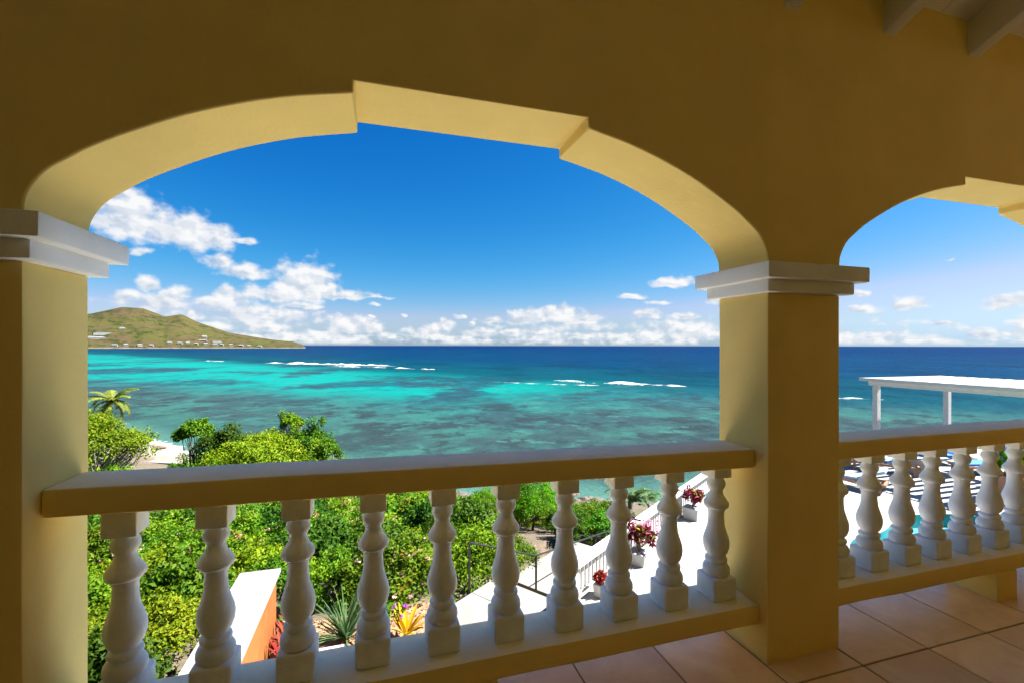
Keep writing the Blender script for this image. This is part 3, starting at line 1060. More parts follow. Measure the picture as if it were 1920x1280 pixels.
# ================================================================== pool terrace to the right
DZ = -2.8
deck_poly = [(2.6, 2.1), (3.05, 6.95), (5.2, 8.40), (7.3, 9.82), (9.4, 11.2), (13, 13.3), (24.5, 13.3), (24.5, 2.1)]
pool_pts = []
pc = [(9.2, 5.6), (9.5, 7.0), (10.2, 7.58), (10.9, 7.65), (11.5, 7.78), (12.17, 8.05), (13.0, 8.27), (13.8, 8.2), (14.45, 7.95), (15.2, 7.35), (16.2, 6.6), (16.8, 5.6), (16.4, 4.3), (14.6, 3.6), (12.5, 3.8), (10.4, 4.2)]
for i in range(len(pc)):
    p0, p1, p2, p3 = (Vector(pc[(i + d) % len(pc)]) for d in (-1, 0, 1, 2))
    for j in range(5):
        t = j / 5
        pool_pts.append(tuple(.5 * ((2 * p1) + (p2 - p0) * t + (2 * p0 - 5 * p1 + 4 * p2 - p3) * t * t + (3 * p1 - p0 - 3 * p2 + p3) * t ** 3)))
bm = bmesh.new()
ev = []
for poly in (deck_poly, pool_pts):
    vs = [bm.verts.new((x, y, DZ)) for x, y in poly]
    for i in range(len(vs)):
        ev.append(bm.edges.new((vs[i], vs[(i + 1) % len(vs)])))
bmesh.ops.triangle_fill(bm, use_beauty=True, use_dissolve=False, edges=ev)
# drop any triangles inside the pool
import mathutils.geometry as mg
pin = [f for f in bm.faces if sum(1 for i in range(len(pool_pts)) if ((pool_pts[i][1] > f.calc_center_median().y) != (pool_pts[i - 1][1] > f.calc_center_median().y)) and
       f.calc_center_median().x < (pool_pts[i - 1][0] - pool_pts[i][0]) * (f.calc_center_median().y - pool_pts[i][1]) / (pool_pts[i - 1][1] - pool_pts[i][1]) + pool_pts[i][0]) % 2]
bmesh.ops.delete(bm, geom=pin, context='FACES')
for f in bm.faces:
    if f.normal.z < 0:
        f.normal_flip()
me = bpy.data.meshes.new('pool_terrace')
bm.to_mesh(me)
bm.free()
me.materials.append(M['deck'])
deck = link('pool_terrace', me)
kind(deck, 'structure')
# retaining wall under the terrace edge
mb = MB()
for i in range(len(deck_poly) - 1):
    (xa, ya), (xb, yb) = deck_poly[i], deck_poly[i + 1]
    mb.add([(xa, ya, DZ - .002), (xb, yb, DZ - .002), (xb, yb, -12), (xa, ya, -12)], [(0, 1, 2, 3)])
mb.build('retaining_wall', M['whitewall'], deck)
mb = MB()
npool = len(pool_pts)
mb.add([(x, y, DZ + .001) for x, y in pool_pts] + [(x, y, DZ - 1.3) for x, y in pool_pts], [(i, (i + 1) % npool, npool + (i + 1) % npool, npool + i) for i in range(npool)])
mb.build('pool_wall', M['pooltile'], deck)
mb = MB()
mb.add([(x, y, DZ - .34) for x, y in pool_pts], [tuple(range(npool))])
kind(mb.build('pool_water', M['poolwater']), 'structure')

# picket fence along the terrace edge
fence_pts = [(3.2, 7.08), (5.25, 8.46), (7.35, 9.88), (9.45, 11.27), (13.05, 13.2), (17.2, 13.2)]
fence = empty('picket_fence', (3.2, 7.08, DZ))
tag(fence, 'low white picket fence running along the terrace edge above the sea', 'fence')
for i in range(len(fence_pts) - 1):
    a, b = Vector((*fence_pts[i], 0)), Vector((*fence_pts[i + 1], 0))
    L = (b - a).length
    ang = math.atan2(b.y - a.y, b.x - a.x)
    loc = (a.x - 3.2, a.y - 7.08, 0)
    MB().box(-.06, L + .055, -.115, .085, .60, .665).build('top_rail', M['whitewall'], fence, loc, ang, bevel=.008)
    MB().box(.05, L - .05, -.03, .03, .075, .125).build('bottom_rail', M['whitewall'], fence, loc, ang)
    MB().box(-.055, .055, -.055, .055, 0, .598).build('post', M['whitewall'], fence, loc, ang)
    npk = int(L / .135)
    if i == 0:
        pk = MB().box(-.037, .037, -.012, .012, .126, .599).mesh('picket', M['whitewall'])
    for q in range(npk):
        x = .12 + (L - .2) * q / (npk - 1)
        link('picket', pk, fence, (loc[0] + math.cos(ang) * x, loc[1] + math.sin(ang) * x, 0), ang)

par = MB().box(17.3, 24.4, 13.0, 13.2, DZ, DZ + .42).build('parapet', M['whitewall'], bevel=.01)
tag(par, 'low white parapet wall at the far edge of the pool terrace', 'wall')

# pergola
perg = empty('pergola', (16.98, 12.1, DZ))
tag(perg, 'white wooden slatted pergola standing over the sun loungers', 'pergola')
PX, PY0 = 4.0, -5.6


def pbox(name, x0, x1, y0, y1, z0, z1, bev=.008):
    MB().box(x0, x1, y0, y1, z0, z1).build(name, M['whitewall'], perg, bevel=bev)


for x in (.06, PX - .26):
    for y in (-.30, PY0 + .1):
        pbox('post', x, x + .17, y, y + .17, 0, 2.94)
pbox('beam', 0.04, .26, PY0, 0, 2.942, 3.15)
pbox('beam', PX - .28, PX - .06, PY0, 0, 2.942, 3.15)
pbox('cross_beam', .265, PX - .285, -.32, -.1, 2.944, 3.148)
pbox('cross_beam', .265, PX - .285, PY0 + .08, PY0 + .3, 2.944, 3.148)
pbox('fascia', -.135, -.102, PY0 - .2, .2, 3.10, 3.207, .004)
pbox('fascia', PX + .062, PX + .095, PY0 - .2, .2, 3.10, 3.207, .004)
ns = 18
slat = MB().box(-.1, PX + .06, -.078, .078, 3.155, 3.205).mesh('slat', M['whitewall'])
for i in range(ns):
    link('slat', slat, perg, (0, .06 + (PY0 - .12) * i / (ns - 1), 0))


# sun loungers
def lounger(x, y, rz, back, canvas, label, group=None, wood='wood'):
    t = empty('sun_lounger', (x, y, DZ), rz)
    tag(t, label, 'sun lounger', group)
    W = .33
    mb = MB()
    for s in (-1, 1):
        mb.box(-.95, .95, s * W - .03, s * W + .03, .24, .31)
    mb.box(-.95, -.89, -W + .031, W - .031, .24, .31)
    mb.box(.89, .95, -W + .031, W - .031, .24, .31)
    mb.build('frame', M[wood], t)
    for sx in (-.8, .8):
        for sy in (-W, W):
            MB().box(sx - .035, sx + .035, sy - .028, sy + .028, 0, .239).build('leg', M[wood], t)
    MB().box(-.28, .93, -W + .02, W - .02, .312, .40).build('seat_cushion', M[canvas], t, bevel=.025)
    bo = MB().box(-.72, 0, -W + .02, W - .02, 0, .085).build('back_cushion', M[canvas], t, (-.29, 0, .335), bevel=.025)
    bo.rotation_euler = (0, R(back), 0)
    return t


lounger(14.0, 10.55, R(118), 24, 'white_canvas', 'pale cushioned wooden sun lounger on the open sunny terrace beside the striped one')
lounger(16.9, 11.5, R(128), 32, 'stripe', 'blue and white striped sun lounger at the corner of the pergola')
lounger(20.0, 11.6, R(160), 40, 'blue_canvas', 'blue cushioned sun lounger at the back under the pergola')
lounger(20.0, 10.35, R(165), 46, 'blue_canvas', 'blue sun lounger with raised back under the pergola behind the terracotta pot')
lounger(18.9, 8.9, R(170), 40, 'blue_canvas', 'blue sun lounger at the pool side of the pergola')

cube = MB().box(-.27, .27, -.27, .27, 0, .5).build('planter_cube', M['greystone'], None, (17.9, 10.9, DZ), .2, bevel=.015)
tag(cube, 'grey cube planter on the slat shadowed floor by the pergola', 'planter')
tb = empty('side_table', (18.7, 10.45, DZ))
tag(tb, 'small round white side table under the pergola', 'table')
MB().lathe([(.01, .47), (.36, .47), (.375, .485), (.375, .51), (.36, .525), (.01, .525)], 24).build('table_top', M['whitewall'], tb, smooth=True)
MB().lathe([(.2, 0), (.2, .03), (.06, .06), (.05, .4), (.1, .468)], 16).build('pedestal', M['whitewall'], tb, smooth=True)
pot = empty('plant_pot', (17.15, 8.25, DZ))
tag(pot, 'large terracotta pot with leafy plant at the pool side of the pergola', 'plant pot')
MB().lathe([(.20, 0), (.28, .1), (.36, .4), (.38, .62), (.42, .64), (.42, .72), (.36, .72), (.34, .66), (.02, .64)], 24).build('pot', M['terracotta'], pot, smooth=True)


# ================================================================== plants
def leaves(cent, axis, norm, ln, wd, fold=.25):
    """vertices and faces of many folded four-point leaves"""
    n = len(cent)
    axis = axis / np.linalg.norm(axis, axis=1, keepdims=True)
    side = np.cross(axis, norm)
    side /= (np.linalg.norm(side, axis=1, keepdims=True) + 1e-9)
    up = np.cross(side, axis)
    ln = np.broadcast_to(ln, (n,))[:, None]
    wd = np.broadcast_to(wd, (n,))[:, None]
    b = cent - axis * ln * .5
    t = cent + axis * ln * .5 - up * ln * .12
    l = cent - axis * ln * .05 + side * wd * .5 + up * wd * fold
    r = cent - axis * ln * .05 - side * wd * .5 + up * wd * fold
    v = np.stack([b, r, t, l], 1).reshape(-1, 3)
    k = np.arange(n)[:, None] * 4
    f = np.concatenate([k + np.array([[0, 1, 2]]), k + np.array([[0, 2, 3]])], 1).reshape(-1, 3)
    return v, f


def np_mesh(name, v, f, mats, midx=None):
    me = bpy.data.meshes.new(name)
    me.vertices.add(len(v))
    me.vertices.foreach_set('co', np.asarray(v, dtype=np.float32).ravel())
    k = f.shape[1]
    me.loops.add(len(f) * k)
    me.loops.foreach_set('vertex_index', np.asarray(f, dtype=np.int32).ravel())
    me.polygons.add(len(f))
    me.polygons.foreach_set('loop_start', np.arange(len(f), dtype=np.int32) * k)
    me.update(calc_edges=True)
    me.validate()
    for m in mats:
        me.materials.append(m)
    if midx is not None:
        me.polygons.foreach_set('material_index', midx)
    return me


def crown(seed, rx, ry, rz, nclump, per, leaf, asp=.5, clump_r=.18, zmin=-.25, lump=.28, flat=0.0):
    """leaf positions in clumps over an uneven dome"""
    g = np.random.default_rng(seed)
    cs, cr = [], []
    for i in range(nclump):
        d = g.normal(size=3)
        d /= np.linalg.norm(d)
        if d[2] < zmin:
            d[2] = -d[2] * .6
        rr = .62 + .38 * g.random() ** .5
        rr *= 1 + lump * mnoise.noise(Vector((d[0] * 1.7 + seed, d[1] * 1.7, d[2] * 1.7)))
        cs.append(d * rr)
        cr.append(clump_r * (.7 + .7 * g.random()))
    cs = np.array(cs)
    cr = np.array(cr)
    idx = np.repeat(np.arange(nclump), per)
    off = g.normal(size=(len(idx), 3))
    off /= np.linalg.norm(off, axis=1, keepdims=True)
    off *= (g.random(len(idx)) ** .45)[:, None]
    pos = cs[idx] + off * cr[idx][:, None]
    outw = off * .7 + cs[idx] * .55 + np.array([0, 0, .35]) + g.normal(size=(len(idx), 3)) * .45
    ax = off + g.normal(size=(len(idx), 3)) * .7 + np.array([0, 0, -.15])
    pos = pos * np.array([rx, ry, rz])
    ln = leaf * (.65 + .7 * g.random(len(idx)))
    return leaves(pos, ax, outw, ln, ln * asp), cs * np.array([rx, ry, rz])


def stems_mesh(seed, tips, r0, base=(0, 0, 0), mat_=None, name='stem', n=6, bend=.2):
    g = random.Random(seed)
    mb = MB()
    for tp in tips:
        tp = Vector(tp)
        b = Vector(base) + Vector((g.uniform(-1, 1), g.uniform(-1, 1), 0)) * r0 * 1.5
        mid = b.lerp(tp, .5) + Vector((g.uniform(-1, 1), g.uniform(-1, 1), g.uniform(-.3, .6))) * bend * (tp - b).length * .5
        mb.tube([b, b.lerp(mid, .5) + Vector((0, 0, .05)), mid, tp], [r0, r0 * .8, r0 * .55, r0 * .25], n, cap=False)
    return mb.mesh(name, mat_ or M['trunk'], smooth=True)


# hillside shrubs: a few different meshes, many individuals
SHRUB = []
for i, (lm, leaf, asp, ncl, per, lab) in enumerate([
        ('leaf_green', .10, .55, 64, 80, 'rounded glossy green shrub'),
        ('leaf_green', .09, .5, 66, 80, 'low spreading green shrub'),
        ('leaf_yellow', .085, .5, 64, 80, 'yellow green leafy shrub'),
        ('leaf_flower', .085, .5, 64, 80, 'red tipped green shrub with pale flowers'),
        ('leaf_dark', .095, .5, 60, 80, 'dark green dense shrub'),
        ('leaf_yellow', .085, .42, 70, 60, 'fine leaved yellow green shrub'),
        ('leaf_flower', .095, .5, 60, 80, 'loose green shrub dotted with pink flowers')]):
    (v, f), tips = crown(100 + i, .85, .85, .8, ncl, per, leaf, asp, .26)
    mats = [M[lm]]
    midx = np.zeros(len(f), dtype=np.int32)
    if 'flower' in lm:
        g = np.random.default_rng(i)
        sel = g.choice(len(tips), 22)
        fv = tips[sel] * 1.12 + g.normal(size=(22, 3)) * .05
        fc = np.repeat(fv, 6, 0) + g.normal(size=(132, 3)) * .022
        v2, f2 = leaves(fc, g.normal(size=(132, 3)), g.normal(size=(132, 3)) + np.array([0, 0, 1.5]), .06, .055)
        f = np.concatenate([f, f2 + len(v)])
        v = np.concatenate([v, v2])
        midx = np.concatenate([midx, np.ones(len(f2), dtype=np.int32)])
        mats.append(M['palepink'] if i == 3 else M['pink'])
    me = np_mesh('foliage', v, f, mats, midx)
    g = random.Random(i)
    st = stems_mesh(i, [t * .9 for t in g.sample([Vector(t) for t in tips], 9)], .014, (0, 0, -.55))
    SHRUB.append((me, st, lab))

path_dir = Vector((.807, .59))
path_nrm = Vector((.59, -.807))


def blocked(x, y, r):
    # path and stair corridor, terrace, garden wall, bed and patio
    u = Vector((x - 1.68, y - 8.575))
    a, b = u.dot(path_dir), u.dot(path_nrm)
    if -.05 - r * .38 < b < 2.3 + r * .3 and -3.0 < a < 8:
        return True
    if 2.2 < a < 6.4 and -1.35 - r * .45 < b < .5:
        return True
    if b >= 1.5 and y < 14.2 + r:
        return True
    if -2.3 - r * .6 < x < -1.0 + r * .4 and y < 7.5 + r * .5:
        return True
    if -1.4 < x < 3 and y < 8.35 + r * .35:
        return True
    return x < 0 and y < 5.9 + r * .5


def zone(x, y):
    if x < -2 and y < 9.5:
        return 'outside the garden wall'
    if y < 11.5:
        return 'by the top of the black handrail' if x > -.5 else 'past the end of the orange wall'
    if x > 3.5:
        return 'behind the black handrail by the shore'
    if y > 24:
        return 'low on the hillside'
    return 'in the middle of the hillside thicket'


sh = 0
placed = []
cand = []
for _ in range(5200):
    y = 5.2 + (rng.random() ** 1.35) * 38
    x = rng.uniform(-.62 * y - 3.0, .50 * y + 1.0)
    cand.append((x, y))
for x, y in cand:
    if sh >= 285:
        break
    yc = ycoast(x)
    if y > yc - 7.5:
        continue
    r = .78 + .030 * (y - 6) + rng.uniform(-.12, .2)
    ratio = x / y
    if -.47 < ratio < -.335 and y > 19:                 # open sand down to the beach
        continue
    if x > 4.0 and y > 22:
        continue
    if any((x - fx) ** 2 + (y - fy) ** 2 < 1.7 for fx, fy in ((5.6, 16.2), (4.2, 17.8), (5.0, 14.6), (4.2, 13.0))):
        continue
    if x > 2.5 and y > 10:
        r *= .72 if y < 18 else .6
    if blocked(x, y, r):
        continue
    if any((x - a) ** 2 + (y - b) ** 2 < (.60 * (r + q)) ** 2 for a, b, q in placed):
        continue
    placed.append((x, y, r))
    nv = mnoise.noise(Vector((x * .14, y * .14, 5)))
    k = rng.choice([0, 4, 4, 1, 3] if nv < -.1 else ([0, 1, 4, 3, 6] if nv < .2 else [2, 5, 3, 6, 0]))
    fm, st, lab = SHRUB[k]
    t = empty('shrub', (x, y, ground(x, y) + .42 * r), rng.uniform(0, 6.28))
    t.scale = (r * rng.uniform(.95, 1.15), r * rng.uniform(.95, 1.15), r * rng.uniform(.8, 1.15))
    tag(t, lab + ' ' + zone(x, y), 'shrub', lab + ' ' + zone(x, y))
    link('foliage', fm, t)
    link('stem', st, t)
    sh += 1


# trees by the beach
def tree(name, loc, label, lm, rx, ry, rz, zc, ncl, per, leaf, seed, trunk_r, lump=.45, clump=.2, cat_='tree', asp=.6, bare=0):
    t = empty(name, loc)
    tag(t, label, cat_)
    (v, f), tips = crown(seed, rx, ry, rz, ncl, per, leaf, asp, clump, -.15, lump)
    v = v + np.array([0, 0, zc])
    link('crown', np_mesh('crown', v, f, [M[lm]]), t)
    g = random.Random(seed)
    tp = [Vector(p) * .92 + Vector((0, 0, zc)) for p in tips]
    mb = MB()
    hub = Vector((g.uniform(-.2, .2) * rx, 0, zc * .35))
    mb.tube([(0, 0, -.3), hub * .5, hub], [trunk_r * 1.3, trunk_r, trunk_r * .85], 8)
    for p in g.sample(tp, min(len(tp), 22)):
        m1 = hub.lerp(p, .45) + Vector((g.uniform(-.3, .3), g.uniform(-.3, .3), -.12 * (p - hub).length))
        mb.tube([hub, m1, p], [trunk_r * .6, trunk_r * .4, trunk_r * .12], 6, cap=False)
    mb.build('trunk', M['trunk'], t, smooth=True)
    if bare:
        mb = MB()
        for i in range(bare):
            a = g.uniform(0, 6.28)
            q = Vector((math.cos(a) * rx * g.uniform(.6, 1.02), math.sin(a) * ry * g.uniform(.6, 1.02), zc + rz * g.uniform(-.75, .25)))
            b0 = Vector((q.x * .45, q.y * .45, zc * .3))
            m1 = b0.lerp(q, .6) + Vector((g.uniform(-.4, .4), g.uniform(-.4, .4), g.uniform(-.2, .2)))
            mb.tube([b0, m1, q, q + Vector((g.uniform(-.3, .3), g.uniform(-.3, .3), g.uniform(.1, .6)))], [.035, .025, .016, .006], 4, cap=False)
        mb.build('bare_twigs', M['twig'], t)
    return t


def gz(x, y, dz=0):
    return (x, y, ground(x, y) + dz)


# spreading tree group in front of the reef flat
tree('coastal_tree', gz(-6.3, 30.6), 'broad bright green coastal tree standing in front of the reef water', 'leaf_yellow', 3.1, 2.8, 1.7, 2.4, 150, 153, .14, 301, .16, .35, .2)
tree('coastal_tree', gz(-9.2, 32.4), 'darker open coastal tree at the beach edge with bare lower limbs', 'leaf_dark', 1.3, 1.4, 1.5, 2.9, 60, 136, .14, 302, .12, .6, .25)
tree('coastal_tree', gz(-10.9, 32.6), 'small mop headed tree leaning over the sand', 'leaf_green', 1.0, 1.0, .95, 3.75, 44, 153, .14, 306, .07, .4, .3)
tree('coastal_tree', gz(-3.9, 31.0), 'upright coastal tree with leafy tufts and bare pale twigs on the seaward side', 'leaf_green', 1.35, 1.5, 1.7, 3.1, 70, 136, .14, 303, .12, .7, .25, bare=26)
tree('coastal_tree', gz(-5.4, 32.6), 'thin tufted tree rising just behind the broad bright coastal tree', 'leaf_yellow', .7, .7, .7, 4.7, 24, 102, .14, 304, .08, .7, .35, bare=12)
tree('coastal_tree', gz(-16.3, 31.2), 'large yellow green sea grape bush with bare grey twigs showing underneath', 'leaf_yellow', 3.1, 2.8, 2.0, 3.0, 150, 153, .14, 305, .16, .3, .2, bare=280)
tree('coastal_tree', gz(-20.0, 33.5), 'tall green tree behind the large sea grape bush', 'leaf_green', 2.6, 2.6, 2.1, 4.0, 110, 136, .14, 307, .16, .4, .22)
tree('feathery_tree', gz(5.6, 16.2), 'vivid green feathery shrub beside the rocky shore', 'leaf_bright', 1.05, 1.05, 1.2, 1.0, 90, 120, .11, 310, .05, .35, .3, 'shrub', .22)
tree('feathery_tree', gz(4.2, 17.8), 'lower bright green feathery shrub left of the vivid one', 'leaf_bright', .8, .8, .7, .9, 50, 100, .11, 311, .05, .35, .3, 'shrub', .22)


def frond_palm(name, loc, trunk_h, nf, fl, label, lm, seed, up=(.1, .9), leaflet=.32, tr=.12, dead=0):
    t = empty(name, loc)
    tag(t, label, 'palm')
    g = random.Random(seed)
    lean = Vector((g.uniform(-.3, .3), g.uniform(-.3, .3), 0))
    if trunk_h > .1:
        MB().tube([(0, 0, -.3), lean * .3 + Vector((0, 0, trunk_h * .5)), lean + Vector((0, 0, trunk_h))], [tr * 1.3, tr, tr * .8], 8).build('trunk', M['trunk'], t, smooth=True)
    top = lean + Vector((0, 0, trunk_h))
    for i in range(nf):
        a = 2 * math.pi * (i + g.uniform(-.3, .3)) / nf * 2.618
        e = g.uniform(*up)
        L = fl * g.uniform(.8, 1.1)
        pts, n = [], 12
        p = top.copy()
        ang = e
        for j in range(n + 1):
            pts.append(p.copy())
            p = p + Vector((math.cos(a) * math.cos(ang), math.sin(a) * math.cos(ang), math.sin(ang))) * L / n
            ang -= (.09 + .10 * j / n) * (1.2 if e < .6 else .8)
        mb = MB().tube(pts, [.025 * (1 - .8 * j / n) * fl / 2 + .004 for j in range(n + 1)], 5, cap=False)
        side = Vector((-math.sin(a), math.cos(a), 0))
        for j in range(1, n + 1):
            for s in (-1, 1):
                for h in (0, .5):
                    q = pts[j].lerp(pts[max(0, j - 1)], h)
                    ll = leaflet * fl * (1 - .5 * abs(j / n - .45) * 2 * .9) * g.uniform(.85, 1.1)
                    tdir = (pts[j] - pts[j - 1]).normalized()
                    d = (side * s * .8 + tdir * .65 + Vector((0, 0, -.35 + g.uniform(-.15, .1)))).normalized()
                    w = tdir * .045 * fl / 2
                    mb.add([q - w, q + w, q + d * ll * .6 + w * .8, q + d * ll, q + d * ll * .55 - w * .8], [(0, 1, 2, 3, 4)])
        mb.build('frond', M[lm], t)
    return t


frond_palm('coconut_palm', gz(-25.6, 54.5), 6.2, 22, 2.3, 'coconut palm with yellowing fronds standing at the beach beyond the sea grape', 'leaf_palm', 5, (-.5, 1.2))
frond_palm('small_palm', gz(9.00, 15.07), 1.10, 22, 1.0, 'small dark palm growing below the picket fence', 'leaf_grass', 6, (.1, 1.2), .3, .06)
frond_palm('small_palm', gz(12.16, 18.31), 1.00, 20, 1.0, 'small palm farther down the slope behind the picket fence', 'leaf_grass', 8, (.1, 1.2), .3, .06)


def blades(name, loc, n, L, w, lm, label, seed, spread=(.5, 1.45), cat_='plant', droop=.9):
    t = empty(name, loc)
    tag(t, label, cat_)
    g = random.Random(seed)
    for i in range(n):
        a = g.uniform(0, 6.28)
        e = g.uniform(*spread)
        l = L * g.uniform(.65, 1.1)
        p = Vector((math.cos(a), math.sin(a), 0)) * .03
        side = Vector((-math.sin(a), math.cos(a), 0))
        mb = MB()
        m = 6
        for j in range(m + 1):
            u = j / m
            ww = w * (1 - u ** 2.2) * (.7 + .6 * math.sin(u * 2.4)) * .5 + .001
            mb.v += [tuple(p - side * ww + Vector((0, 0, ww * .35))), tuple(p), tuple(p + side * ww + Vector((0, 0, ww * .35)))]
            p = p + Vector((math.cos(a) * math.cos(e), math.sin(a) * math.cos(e), math.sin(e))) * l / m
            e -= droop * g.uniform(.7, 1.2) / m
        for j in range(m):
            k_ = j * 3
            mb.f += [(k_, k_ + 1, k_ + 4, k_ + 3), (k_ + 1, k_ + 2, k_ + 5, k_ + 4)]
        mb.build('blade', M[lm], t)
    return t


GZ = -3.05
blades('blade_plant', (-.48, 7.55, GZ), 110, .8, .022, 'leaf_grass', 'dark spiky grass like plant in the garden bed', 21, (.5, 1.5), droop=.5)
blades('bromeliad', (.42, 7.22, GZ + .12), 22, .42, .075, 'leaf_yellowbrom', 'golden yellow bromeliad in the mulch bed', 22, (.35, 1.3), droop=.3)
for i, (x, y) in enumerate([(-1.20, 6.95), (-1.17, 6.55), (-1.2, 7.3)]):
    blades('bromeliad', (x, y, -2.6), 16, .40, .06, 'leaf_red', ['dark red bromeliad against the orange garden wall', 'red bromeliad beside the middle of the orange wall', 'red bromeliad by the far end of the orange wall'][i], 30 + i, (.3, 1.3), droop=.3)
blades('bromeliad', (-2.75, 6.6, GZ + .1), 16, .5, .085, 'leaf_red', 'coppery leaved bromeliad outside the white capped garden wall', 40, (.5, 1.4), droop=.5)
blades('blade_plant', (-2.45, 6.2, GZ + .1), 16, .6, .09, 'leaf_bright', 'broad green bladed plant outside the white capped garden wall', 41, (.7, 1.4), droop=.7)


def flower_bush(loc, r, lm, fm, label, seed, nf=40):
    t = empty('flowering_plant', loc)
    tag(t, label, 'plant')
    (v, f), tips = crown(seed, r, r, r, 30, 30, r * .16, .5, .3)
    link('foliage', np_mesh('foliage', v, f, [M[lm]]), t)
    g = np.random.default_rng(seed)
    fc = np.repeat(tips[g.choice(len(tips), nf)] * 1.15, 5, 0) + g.normal(size=(nf * 5, 3)) * r * .06
    v2, f2 = leaves(fc, g.normal(size=fc.shape), g.normal(size=fc.shape) + np.array([0, 0, 1]), r * .2, r * .18)
    link('flowers', np_mesh('flowers', v2, f2, [M[fm]]), t)
    link('stem', stems_mesh(seed, [p * .8 for p in tips[:6]], r * .03, (0, 0, -r * .9)), t)


flower_bush((.19, 7.45, GZ + .34), .22, 'leaf_green', 'purple', 'small plant with purple flowers beside the golden bromeliad', 51)
flower_bush((-8.2, 12.0, ground(-8.2, 12.0) + .9), .9, 'leaf_yellow', 'leaf_red', 'shrub with coppery red tips beyond the cropped pillar', 52, 60)


# garden bed, curb, wall
kind(MB().prism([(-5.5, 2.1), (2.58, 2.1), (2.9, 6.0), (-1.36, 6.0), (-1.36, 5.6), (-5.5, 5.6)], -3.6, GZ + .02).build('added_bounce_slab', M['bounce_slab']), 'structure')  # unseen slab, added to bounce sunlight up onto the arch soffits
bed = MB().prism([(-1.35, 6.01), (2.0, 6.01), (1.9, 6.6), (1.15, 7.3), (1.15, 8.25), (-1.35, 8.2)], -3.35, GZ - .02).build('garden_bed', M['mulch'])
kind(bed, 'structure')
g = np.random.default_rng(5)
cp = np.stack([g.uniform(-1.3, 1.1, 1500), g.uniform(6.0, 8.2, 1500), np.full(1500, GZ - .005)], 1)
v, f = leaves(cp, g.normal(size=(1500, 3)) * np.array([1, 1, .15]), np.tile([0, 0, 1.], (1500, 1)) + g.normal(size=(1500, 3)) * .3, .06, .028)
kind(link('mulch_chips', np_mesh('mulch_chips', v, f, [M['mulch']])), 'stuff')
kind(MB().box(-1.40, -.98, 6.02, 7.6, -3.3, -2.62).build('raised_bed', M['mulch'], bevel=.04), 'structure')
gw = empty('garden_wall', (-1.62, 5.2, 0))
tag(gw, 'white capped garden wall painted orange on its side', 'wall')
MB().box(-.21, .21, -2.9, 2.03, -3.4, -1.755).build('wall', M['orange'], gw)
MB().box(-.27, .262, -2.9, 2.09, -1.754, -1.70).build('coping', M['coping'], gw, bevel=.006)
cbk = MB().box(-.97, -.47, 6.95, 7.12, -3.3, -2.86).build('garden_curb', M['whitewall'], bevel=.012)
tag(cbk, 'short white curb block edging the mulch bed', 'curb')


# concrete path and stair going down towards the shore beside the fence
def along(a, b, z):
    p = Vector((1.68, 8.575)) + path_dir * a + path_nrm * b
    return (p.x, p.y, z)


stair = empty('garden_stair', (1.68, 8.575, -3.2))
tag(stair, 'pale concrete path and steps descending beside the white fence', 'stairs')


def slab(name, a0, a1, b0, b1, z0, z1, mat_):
    vs = [Vector(along(a, b, z)) - Vector((1.68, 8.575, -3.2)) for z in (z0, z1) for a, b in ((a0, b0), (a1, b0), (a1, b1), (a0, b1))]
    mb = MB().add(vs, [(3, 2, 1, 0), (4, 5, 6, 7), (0, 1, 5, 4), (1, 2, 6, 5), (2, 3, 7, 6), (3, 0, 4, 7)])
    mb.build(name, M[mat_], stair, bevel=.012)


slab('paving_slab', -1.5, -.005, .06, 2.05, -3.5, -3.17, 'concrete')
slab('paving_slab', .005, .72, .06, 2.05, -3.5, -3.172, 'concrete')
slab('paving_slab', -3.2, -1.51, .25, 2.05, -3.5, -3.168, 'concrete')
for i in range(6):
    slab('step', .725 + i * .27, .725 + (i + 1) * .27 + .02, .06, 2.0, -4.1 - .18 * i, -3.35 - .18 * i, 'concrete')
for i in range(4):
    slab('paving_slab', 2.37 + i * 1.35, 2.36 + (i + 1) * 1.35, .06, 1.95, -5.2 - .17 * i, -4.43 - .17 * i, 'concrete')
slab('landing', 2.75, 4.30, -1.15, .055, -5.4, -4.41, 'concrete')
slab('landing', 4.315, 6.05, -1.30, .05, -5.6, -4.56, 'concrete')
hr = empty('handrail', (1.68, 8.575, -3.17))
tag(hr, 'thin black metal handrail beside the concrete steps', 'handrail')
hp = [(1.68, 8.575, -2.22, -3.17), (3.51, 9.913, -3.306, -4.4), (5.985, 11.75, -3.85, -5.2), (8.2, 13.4, -4.35, -5.4)]
for x, y, a, b in hp:
    MB().box(x - .02 - 1.68, x + .02 - 1.68, y - .02 - 8.575, y + .02 - 8.575, b - .3 + 3.17, a + 3.17).build('post', M['black_metal'], hr)
for (xa, ya, za, _), (xb, yb, zb, _) in zip(hp[:-1], hp[1:]):
    MB().tube([(xa - 1.68, ya - 8.575, za + 3.16), (xb - 1.68, yb - 8.575, zb + 3.16)], .02, 6).build('rail', M['black_metal'], hr)


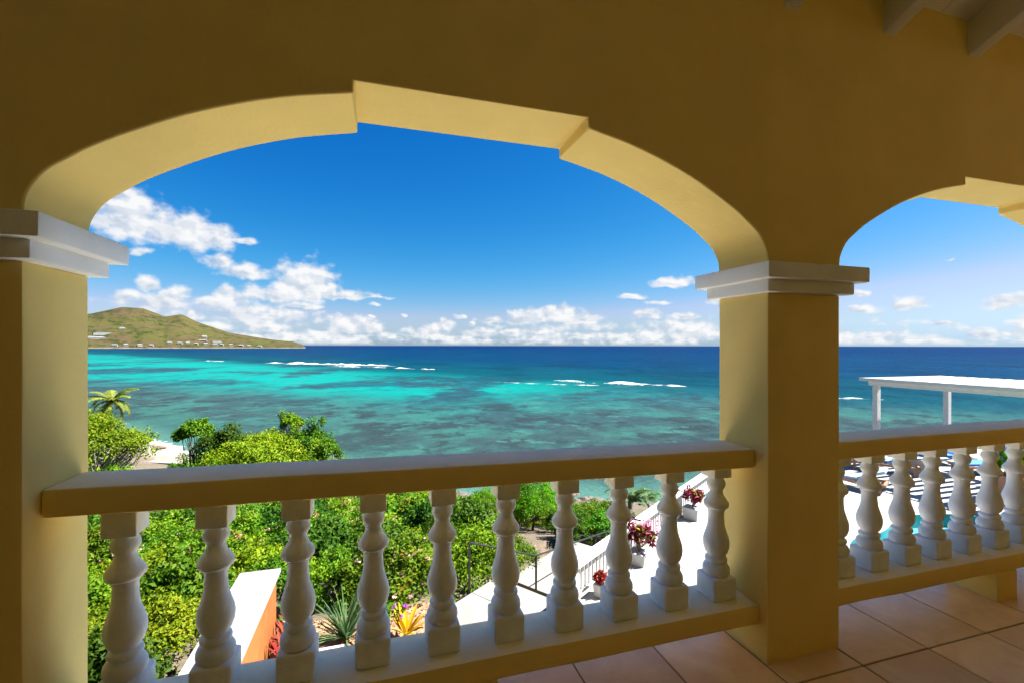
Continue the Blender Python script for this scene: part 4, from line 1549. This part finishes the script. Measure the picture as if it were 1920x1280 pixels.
# potted crotons on the terrace
def potted(x, y, w, h, r, label, seed, lm='leaf_croton', fl=None):
    t = empty('potted_croton', (x, y, DZ), rng.uniform(-.1, .1) + .59)
    tag(t, label, 'potted plant')
    mb = MB()
    mb.add([(-w * .42, -w * .42, 0), (w * .42, -w * .42, 0), (w * .42, w * .42, 0), (-w * .42, w * .42, 0), (-w / 2, -w / 2, h), (w / 2, -w / 2, h), (w / 2, w / 2, h), (-w / 2, w / 2, h)],
           [(3, 2, 1, 0), (4, 5, 6, 7), (0, 1, 5, 4), (1, 2, 6, 5), (2, 3, 7, 6), (3, 0, 4, 7)])
    mb.build('planter_box', M['whitewall'], t, bevel=.012)
    (v, f), tips = crown(seed, r, r, r * 1.25, 22, 14, .16, .34, .34, -.1)
    link('foliage', np_mesh('foliage', v + np.array([0, 0, h + r * .95]), f, [M[lm]]), t)
    link('stem', stems_mesh(seed, [p * .8 + np.array([0, 0, h + r]) for p in tips[:7]], .012, (0, 0, h - .03)), t)
    if fl:
        g = np.random.default_rng(seed)
        fc = tips[g.choice(len(tips), 240)] * .9 + g.normal(size=(240, 3)) * .09 + np.array([r * .9, r * .2, h + r])
        v2, f2 = leaves(fc, g.normal(size=fc.shape), g.normal(size=fc.shape) + np.array([0, 0, 1]), .055, .05)
        link('flowers', np_mesh('flowers', v2, f2, [M[fl]]), t)


potted(5.0, 7.98, .36, .24, .25, 'red and yellow croton with pink blossom in a white box by the fence', 61, fl='pink')
potted(7.62, 9.68, .40, .30, .20, 'red croton in a square white planter against the fence far along the terrace', 62)
potted(3.72, 7.12, .22, .22, .08, 'small reddish plant in a white box at the near end of the fence', 63, 'leaf_red')
(v, f), tips = crown(64, .42, .42, .4, 26, 30, .13, .5, .3)
link('foliage', np_mesh('foliage', v + np.array([0, 0, .95]), f, [M['leaf_bright']]), pot)

# ================================================================== shore
def rock_mesh(seed):
    bm = bmesh.new()
    bmesh.ops.create_icosphere(bm, subdivisions=2, radius=1)
    for v in bm.verts:
        k_ = 1 + .35 * mnoise.noise(v.co * 1.4 + Vector((seed, 0, 0))) + .15 * mnoise.noise(v.co * 3.5 + Vector((0, seed, 0)))
        v.co = Vector((v.co.x * k_, v.co.y * k_ * .8, v.co.z * k_ * .55))
    me = bpy.data.meshes.new('rock')
    bm.to_mesh(me)
    bm.free()
    me.materials.append(M['rock'])
    return me


rocks = [rock_mesh(s) for s in range(4)]
for i in range(150):
    x = rng.uniform(4, 24)
    y = ycoast(x) + rng.gauss(-1.2, 1.6)
    o = link('shore_rock', rocks[i % 4], None, (x, y, max(ground(x, y), SEA - .1) + .02), rng.uniform(0, 6))
    s_ = rng.uniform(.18, .62)
    o.scale = (s_, s_, s_)
    tag(o, 'brown grey boulder at the water line below the hillside', 'rock', 'boulders along the rocky shore')
dk = empty('beach_wall', (-21.4, 57.4, -11.9), R(-25))
tag(dk, 'dark low stone wall at the back of the beach', 'wall')
MB().box(-2.6, 2.6, -.35, .35, -.6, .75).build('wall', M['darkwall'], dk, bevel=.05)
MB().box(-2.7, 2.7, -.45, .45, .755, .85).build('coping', M['concrete'], dk, bevel=.02)
lg = MB().tube([(-.8, 0, 0), (0, .1, .12), (.8, 0, .05)], [.22, .3, .16], 8).build('driftwood', M['trunk'], None, (-26.8, 68.0, ground(-26.8, 68.0) + .2))
tag(lg, 'dark driftwood stump lying on the pale sand', 'driftwood')
